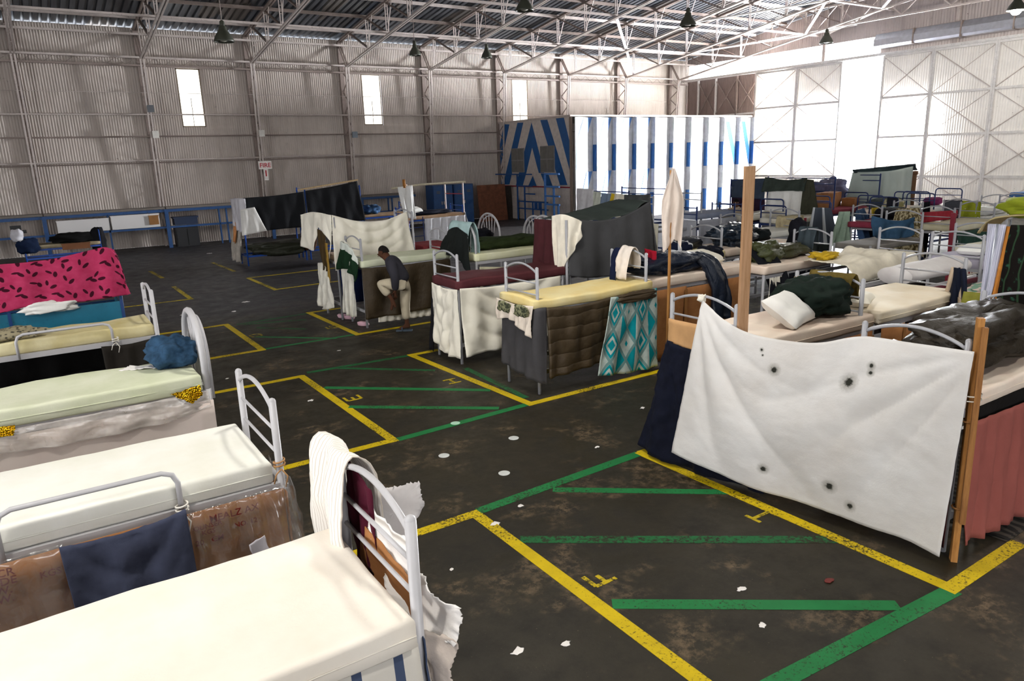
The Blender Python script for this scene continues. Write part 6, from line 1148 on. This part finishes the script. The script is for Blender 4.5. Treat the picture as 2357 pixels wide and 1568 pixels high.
hang('white_paper', 'square white sheet hung in front of the black sheeting', 'sheet', cloth('#e4e1dc', .06), drape([(5.75, 24.4, 1.85), (6.2, 24.4, 1.9)], [(5.7, 24.38, 1.02), (6.5, 24.38, 1.12)], (0, -1, 0), .015, 2, 18, 14, 287))
hang('grey_cloth', 'crumpled grey-white cloth hanging at the left of the blue bunk', 'cloth', cloth('#b3aca2', .2), drape([(5.8, 25.9, 1.3), (5.82, 24.9, 1.3)], [(5.66, 25.95, .12), (5.7, 24.85, .08)], (-1, -.5, 0), .06, 3, 24, 18, 289))
hang('orange_towel', 'orange towel over the crumpled grey-white cloth', 'towel', cloth('#d0905e', .2), drape([(5.74, 25.5, 1.45), (5.76, 25.2, 1.42)], [(5.66, 25.45, .75), (5.68, 25.25, .7)], (-1, -.4, 0), .03, 1, 10, 14, 291))
hang('olive_bedding', 'dark olive bedding spilling from the lower berth at the back left', 'bedding', slick('#2c2e22', .45), lump((7.0, 24.8, .25), (2.0, 1.1, .45), 91, .3))
hang('brown_bundle', 'brown bundle at the right of the dark lower berth', 'bundle', cloth('#4a3020', .3), lump((7.9, 24.5, .35), (.5, .5, .6), 93, .3))
# white-sheeted blue bunk with the tall rack
bunk('blue steel bunk bed with white plastic skirts and tall rack posts', 10.9, 13.1, 23.0, 23.9, BUNKB, top=1.6, ends=('bar', 'bar'), slats=False)
mattress('tan mattress on the white-skirted blue bunk', 10.9, 13.15, 22.95, 23.9, foam('#c9a98c', '#b3906e'), 1.2, 1.32, 75, .01)
hang('white_skirt', 'white plastic skirt along the blue bunk behind the canopy', 'sheet', cloth('#dedde2', .08), drape([(11.5, 22.9, 1.22), (13.15, 22.9, 1.24)], [(11.5, 22.86, .25), (13.2, 22.86, .25)], (0, -1, 0), .04, 5, 36, 16, 293))
hang('white_skirt', 'torn white plastic at the right corner of the blue bunk', 'sheet', cloth('#e4e4ea', .08), drape([(13.15, 22.9, 1.35), (13.25, 23.5, 1.3)], [(13.3, 22.85, .3), (13.3, 23.5, .3)], (1, -.3, 0), .06, 3, 16, 16, 295))
lad = thing('bunk_ladder', 'small dark ladder at the left of the white plastic skirt', 'ladder', (11.2, 22.8, 0))
for x in (10.98, 11.42): part('rail', MB().tube([(x, 22.8, .2), (x, 22.85, 1.3)], .018, 6), NAVYM, lad)
for z in (.35, .65, .95): part('rung', MB().tube([(10.98, 22.82, z), (11.42, 22.82, z)], .014, 6), NAVYM, lad)
rk2 = thing('tall_rack', 'tall white and blue pole rack above the white-skirted bunk', 'rack', (12.0, 23.0, 1.3))
for x, y in ((10.95, 23.0), (12.75, 23.6), (13.15, 23.0)): part('pole', MB().tube([(x, y, 1.3), (x, y, 2.42)], .03, 8), paint('#c9b8b4', .5, .4, '#a3505a'), rk2)
part('top_pole', MB().tube([(10.4, 23.0, 2.3), (11.5, 23.0, 2.38), (13.25, 23.0, 2.4)], .035, 8), wood('#d8d0b8', '#b8ac90', 'pale_pole'), rk2); part('cross_pole', MB().tube([(12.75, 23.6, 2.0), (13.15, 23.0, 1.98)], .02, 6), paint('#8f3a48'), rk2)
hang('white_towel', 'white towel hanging from the pole of the tall rack', 'towel', cloth('#ecebe8', .08), drape([(10.6, 22.95, 2.34), (11.15, 22.95, 2.38)], [(10.75, 22.9, 1.32), (11.2, 22.9, 1.22)], (0, -1, 0), .03, 2, 16, 18, 297))
hang('dark_clothes', 'dark clothes spread on the white-skirted blue bunk', 'clothing', cloth('#1c2030', .3), lump((12.0, 23.4, 1.31), (1.6, .6, .16), 95, .4))
solo('pillow', pillow((11.35, 23.3, 1.52), (.5, .35, .18), .3, .3), SHEETW, 'small white pillow on the white-skirted blue bunk', 'pillow', 'pillows', smooth=True)
bunk('blue steel bunk bed with denim between the black and white bunks', 10.3, 12.2, 25.6, 26.4, BUNKB, top=1.65, ends=('bar', 'bar'), slats=False)
mattress('tan mattress on the blue bunk with denim', 10.3, 12.2, 25.58, 26.4, foam('#b89a7c', '#a08262'), 1.2, 1.3, 77, .01)
hang('blue_jeans', 'blue denim heaped on the blue bunk beside the black sheeting', 'clothing', cloth('#3f5f86', .5, 5), lump((10.8, 25.9, 1.3), (.7, .5, .34), 97, .4))
solo('orange_strip', MB().lohi((10.72, 22.9, .3), (10.92, 22.96, 1.2)).lohi((10.71, 22.88, 1.18), (10.93, 22.98, 1.22)), paint('#b5623a', .7), 'narrow orange panel left of the bunk ladder', 'strip')
solo('cane_end', MB().tube([(10.85, 22.96, 2.3), (10.84, 22.95, 2.58)], .05, 8), wood('#b07a3c', '#8a5626', 'cane'), 'orange-brown cane tip above the tall rack', 'cane', smooth=True)
# things behind the pink blanket at the far left wall
bunk('low blue bed frame with dark clothes behind the pink blanket', -.2, 2.1, 30.0, 30.9, BUNKB, top=1.15, zt=.62, ends=('bar', 'loop'), slats=False)
mattress('beige mattress under dark clothes behind the pink blanket', -.2, 2.1, 29.98, 30.9, foam('#b7a98c', '#9c8c6c'), .64, .76, 79, .01)
hang('dark_clothes', 'black clothes piled on the low bed behind the pink blanket', 'clothing', cloth('#0f0e0e', .3), lump((1.35, 30.3, .75), (1.5, .7, .34), 99, .35))
solo('brown_case', MB().lohi((.9, 29.8, .55), (1.75, 30.0, .74)).lohi((.88, 29.79, .72), (1.77, 30.01, .76)), paint('#7a4a28', .7), 'brown wooden case before the black clothes behind the pink blanket', 'case')
hang('dark_bag', 'tall dark bag with a pale edge behind the pink blanket', 'bag', cloth('#17171c', .2), lump((2.05, 30.2, .3), (.5, .4, .9), 101, .2))
hang('white_bundle', 'white cloth bundle behind the pink blanket at the left edge', 'bundle', cloth('#d6d4da', .1), lump((-.35, 29.9, .95), (.35, .3, .4), 103, .3))
hang('blue_jacket', 'dark blue jacket below the white bundle behind the pink blanket', 'clothing', cloth('#15233f', .2), lump((-.1, 30.0, .5), (.7, .4, .55), 105, .25))
solo('black_plate', MB().lohi((-.55, 33.1, 1.02), (-.2, 33.14, 1.3)).lohi((-.2, 33.1, 1.0), (-.05, 33.14, 1.12)), paint('#141416'), 'black L-shaped patch on the wall bench at the left edge', 'plate')
# ================================================================ people
def skin_obj(name, joints, bones, mat, parent, origin, fwd, root, label=None, sub=2):
    """joints: name -> (forward, lateral, up, radius_x, radius_y); grown with a Skin modifier"""
    f = V(fwd).normalized(); l = V((f.y * 1.0, -f.x * 1.0, 0)) * -1
    me = bpy.data.meshes.new(name); bm = bmesh.new(); lay = bm.verts.layers.skin.verify(); vs_ = {}
    off = LOC[parent.name] if parent else V((0, 0, 0))
    for k, j in joints.items():
        p = V(origin) + f * j[0] + l * j[1] + V((0, 0, j[2])) - off
        v = bm.verts.new(p); v[lay].radius = (j[3], j[4] if len(j) > 4 else j[3]); v[lay].use_root = (k == root); vs_[k] = v
    for a, b in bones: bm.edges.new((vs_[a], vs_[b]))
    bm.to_mesh(me); bm.free()
    o = bpy.data.objects.new(name, me); COL.objects.link(o); o.data.materials.append(mat); o.parent = parent; LOC[o.name] = off
    m = o.modifiers.new('skin', 'SKIN'); m.use_smooth_shade = True; m.branch_smoothing = .6
    s = o.modifiers.new('sub', 'SUBSURF'); s.levels = 1; s.render_levels = sub
    return props(o, label)
def chain(*n): return list(zip(n, n[1:]))
SKIN = foam('#4a2f22', '#5a3a2a', .0)
def person(label, origin, fwd, J, skin, coat, trousers, hair, sleeves=True, sandals=None):
    t_ = thing('person', label, 'person', origin)
    bones = chain('pelvis', 'spine', 'chest', 'neck', 'jaw', 'head', 'crown') + [('jaw', 'nose')]
    for s in 'ab':
        bones += chain('chest', 'sh' + s, 'el' + s, 'wr' + s, 'ha' + s) + chain('pelvis', 'hip' + s, 'kn' + s, 'an' + s, 'toe' + s) + [('an' + s, 'heel' + s)]
        for k in range(5): bones += [('ha' + s if k else 'wr' + s, 'f%d%s' % (k, s)), ('f%d%s' % (k, s), 'g%d%s' % (k, s))]
    K = dict(J)
    for s in 'ab':
        h = V(K['ha' + s][:3]); w_ = V(K['wr' + s][:3]); d = (h - w_).normalized(); sgn = 1 if s == 'a' else -1
        for k in range(5):
            if k == 0: p = w_.lerp(h, .4) + V((.035, .0, -.005)); q = p + d * .035 + V((.02, 0, 0)); r_ = .010
            else:
                p = h + d * (.03 + .004 * (2 - abs(k - 2.4))) + V((.028 - .018 * k, .004, 0)); q = p + d * (.028 + .006 * (2 - abs(k - 2.4))) + V((.012, -.012 * sgn, 0)); r_ = .0085
            K['f%d%s' % (k, s)] = (*p, r_); K['g%d%s' % (k, s)] = (*q, r_ * .85)
        a = V(K['an' + s][:3]); tt = V(K['toe' + s][:3]); dd = (tt - a); K['heel' + s] = (a.x - dd.x * .28, a.y, a.z + min(0, dd.z * .75), .032)
    hd = V(K['head'][:3]); jw = V(K['jaw'][:3]); K['nose'] = (hd.x + .105, hd.y, hd.z - .045, .014)
    body = skin_obj('body', K, bones, skin, t_, origin, fwd, 'pelvis')
    f = V(fwd).normalized(); l = V((-f.y, f.x, 0)); base = V(origin)
    W = lambda p: base + f * p[0] + l * p[1] + V((0, 0, p[2]))
    for sg in (-1, 1):
        e = W((hd.x + .085, sg * .034, hd.z)); part('eye', MB().lathe(e - V((0, 0, .012)), [(.001, 0), (.009, .004), (.012, .012), (.009, .02), (.001, .024)], 8), paint('#d8d0c8', .3), body, True)
        e = W((hd.x - .005, sg * .083, hd.z - .01)); part('ear', MB().lathe(e - V((0, 0, .03)), [(.001, 0), (.012, .01), (.017, .035), (.012, .055), (.001, .062)], 8), skin, body, True)
    part('mouth', MB().tube([W((hd.x + .088, -.024, hd.z - .085)), W((hd.x + .096, 0, hd.z - .084)), W((hd.x + .088, .024, hd.z - .085))], .006, 6), paint('#6a3a34', .5), body, True)
    mb = MB()
    def Ph(u, v):
        a = 2 * math.pi * u; b = v * 1.5; r_ = .098
        return W((hd.x - .012 + r_ * 1.08 * math.sin(b) * math.cos(a) - .012 * v, r_ * .86 * math.sin(b) * math.sin(a), hd.z + .018 + r_ * 1.05 * math.cos(b) - (.03 * v if math.cos(a) < .3 else 0)))
    mb.grid(Ph, 20, 8, (1, 1)); part('hair', mb, hair, body, True)
    G = {k: list(v) for k, v in K.items()}
    up = lambda k, r_, r2=None: (G[k][0], G[k][1], G[k][2], r_, r2 or r_)
    Jc = {'low': (G['pelvis'][0], 0, G['pelvis'][2] + .0, .23, .21), 'spine': up('spine', .23, .21), 'chest': up('chest', .25, .22), 'collar': ((G['neck'][0] + G['jaw'][0]) / 2 - .02, 0, (G['neck'][2] + G['jaw'][2]) / 2 - .015, .105)}
    bc = chain('low', 'spine', 'chest', 'collar')
    for s in 'ab':
        for k, r_ in (('sh', .115), ('el', .09), ('wr', .068)): Jc[k + s] = up(k + s, r_)
        bc += chain('chest', 'sh' + s, 'el' + s, 'wr' + s)
    part_c = skin_obj('jacket', Jc, bc, coat, t_, origin, fwd, 'low')
    Jt = {'waist': (G['pelvis'][0] + .01, 0, G['pelvis'][2] + .06, .175, .15), 'seat': (G['pelvis'][0] - .02, 0, G['pelvis'][2] - .03, .185, .165)}; bt_ = [('waist', 'seat')]
    for s in 'ab':
        Jt['hip' + s] = up('hip' + s, .135); Jt['kn' + s] = up('kn' + s, .1)
        a = V(G['kn' + s][:3]).lerp(V(G['an' + s][:3]), .72); Jt['cf' + s] = (*a, .085); bt_ += chain('seat', 'hip' + s, 'kn' + s, 'cf' + s)
    skin_obj('trousers', Jt, bt_, trousers, t_, origin, fwd, 'seat')
    if sandals:
        for s in 'ab':
            a = V(G['an' + s][:3]); tt = V(G['toe' + s][:3])
            if a.z < .2:
                p, q = W((a.x - .09, a.y, 0)), W((tt.x + .05, tt.y, 0)); sd = part('sandal_sole', MB().bar(p + V((0, 0, .013)), q + V((0, 0, .013)), .1, .026), sandals, t_)
                m_ = p.lerp(q, .62); part('strap', MB().tube([m_ + l * .05, m_ + l * .03 + V((0, 0, .07)), m_ - l * .03 + V((0, 0, .07)), m_ - l * .05], .014, 6), sandals, sd, True)
    return t_
MAN = dict(pelvis=(-.03, 0, .93, .13, .11), spine=(.06, 0, 1.13, .125, .1), chest=(.16, 0, 1.33, .135, .105), neck=(.25, 0, 1.44, .075), jaw=(.31, 0, 1.49, .08, .084), head=(.335, 0, 1.555, .105, .112), crown=(.34, 0, 1.625, .088, .092),
           sha=(.17, .17, 1.38, .06), ela=(.09, .25, 1.1, .045), wra=(.12, .17, .84, .03), haa=(.135, .13, .745, .032, .02),
           shb=(.17, -.17, 1.38, .06), elb=(.12, -.22, 1.1, .045), wrb=(.17, -.03, .8, .03), hab=(.17, .02, .71, .032, .02),
           hipa=(-.02, .1, .91, .095), kna=(.44, .13, 1.0, .06), ana=(.17, .11, .64, .04), toea=(.24, .11, .45, .03),
           hipb=(-.04, -.09, .9, .095), knb=(.0, -.1, .5, .06), anb=(-.02, -.1, .1, .04), toeb=(.15, -.1, .035, .03))
person('man in dark jacket and cream trousers bending to his raised foot', (5.74, 12.5, 0), (-.83, .555, 0), MAN, SKIN, cloth('#34333a', .2, 5), cloth('#c4b8a0', .14, 5), cloth('#17120f'), sandals=paint('#3c4a58', .6))
STAND = dict(pelvis=(0, 0, .95, .13, .11), spine=(.0, 0, 1.15, .125, .1), chest=(0, 0, 1.36, .14, .105), neck=(.01, 0, 1.5, .075), jaw=(.035, 0, 1.565, .078, .082), head=(.03, 0, 1.63, .105, .112), crown=(.02, 0, 1.69, .085, .09),
             sha=(0, .18, 1.42, .06), ela=(-.02, .24, 1.13, .045), wra=(.06, .25, .9, .03), haa=(.08, .25, .81, .032, .02), shb=(0, -.18, 1.42, .06), elb=(-.02, -.24, 1.13, .045), wrb=(.06, -.25, .9, .03), hab=(.08, -.25, .81, .032, .02),
             hipa=(0, .1, .92, .095), kna=(.02, .1, .5, .06), ana=(-.02, .1, .1, .04), toea=(.14, .1, .03, .03), hipb=(0, -.1, .92, .095), knb=(.02, -.1, .5, .06), anb=(-.02, -.1, .1, .04), toeb=(.14, -.1, .03, .03))
person('small far person in a beige coat standing behind the tall plank', (18.2, 15.05, 0), (-.6, -.8, 0), STAND, SKIN, cloth('#c6b49c', .15), cloth('#8a7a68', .15), cloth('#17120f'))
person('tiny person in a white shirt far back by the bright doors', (28.6, 19.1, 0), (-.8, -.6, 0), STAND, SKIN, cloth('#dcd8dc', .1), cloth('#3a3a48', .15), cloth('#17120f'))
# ================================================================ light-spot discs and small litter on the floor
rnd = random.Random(9)
DISC = paint('#cfd2cf', .5)  # thin pale discs paint in the sunlight spots on the floor
for x, y, lb in [(4.05, 7.55, 'pale greenish disc painting a light spot on the green floor line'), (4.35, 6.69, 'pale disc painting a light spot on the aisle floor, right of the three'), (3.45, 6.74, 'pale disc painting a light spot on the aisle floor, left of the three'), (3.73, 5.94, 'pale disc painting a light spot on the aisle floor nearest the green corner')]:
    solo('light_spot_disc', MB().lathe((x, y, 0), [(.06, .0), (.062, .003), (.058, .005), (.05, .004), (.001, .004)], 20), DISC if 'greenish' not in lb else paint('#b4dcc4', .5), lb, 'light_spot', 'light spots on the aisle floor', smooth=True)
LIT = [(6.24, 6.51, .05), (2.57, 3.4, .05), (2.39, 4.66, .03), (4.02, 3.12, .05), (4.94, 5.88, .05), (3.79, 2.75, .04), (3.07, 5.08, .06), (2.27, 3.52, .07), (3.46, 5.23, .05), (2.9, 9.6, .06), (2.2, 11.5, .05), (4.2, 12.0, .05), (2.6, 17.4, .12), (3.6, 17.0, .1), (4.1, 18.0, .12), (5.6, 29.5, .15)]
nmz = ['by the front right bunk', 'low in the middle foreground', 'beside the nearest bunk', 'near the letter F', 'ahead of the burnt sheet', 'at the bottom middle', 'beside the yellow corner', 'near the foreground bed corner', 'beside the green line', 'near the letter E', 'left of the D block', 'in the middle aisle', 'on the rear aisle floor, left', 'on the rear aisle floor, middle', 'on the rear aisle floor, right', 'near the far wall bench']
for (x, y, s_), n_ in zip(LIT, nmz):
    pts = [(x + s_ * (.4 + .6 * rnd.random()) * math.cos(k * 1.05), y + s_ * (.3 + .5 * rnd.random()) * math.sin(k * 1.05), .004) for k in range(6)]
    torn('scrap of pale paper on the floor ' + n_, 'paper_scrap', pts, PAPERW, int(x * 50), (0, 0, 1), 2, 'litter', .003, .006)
for x, y, lb in [(4.64, 2.8, 'red scrap of plastic on the floor near the right yellow line')]:
    torn(lb, 'plastic_scrap', [(x + .05 * math.cos(k), y + .03 * math.sin(k), .004) for k in range(6)], paint('#6a1a14', .4), 3, (0, 0, 1), 2, 'litter', .003, .006)
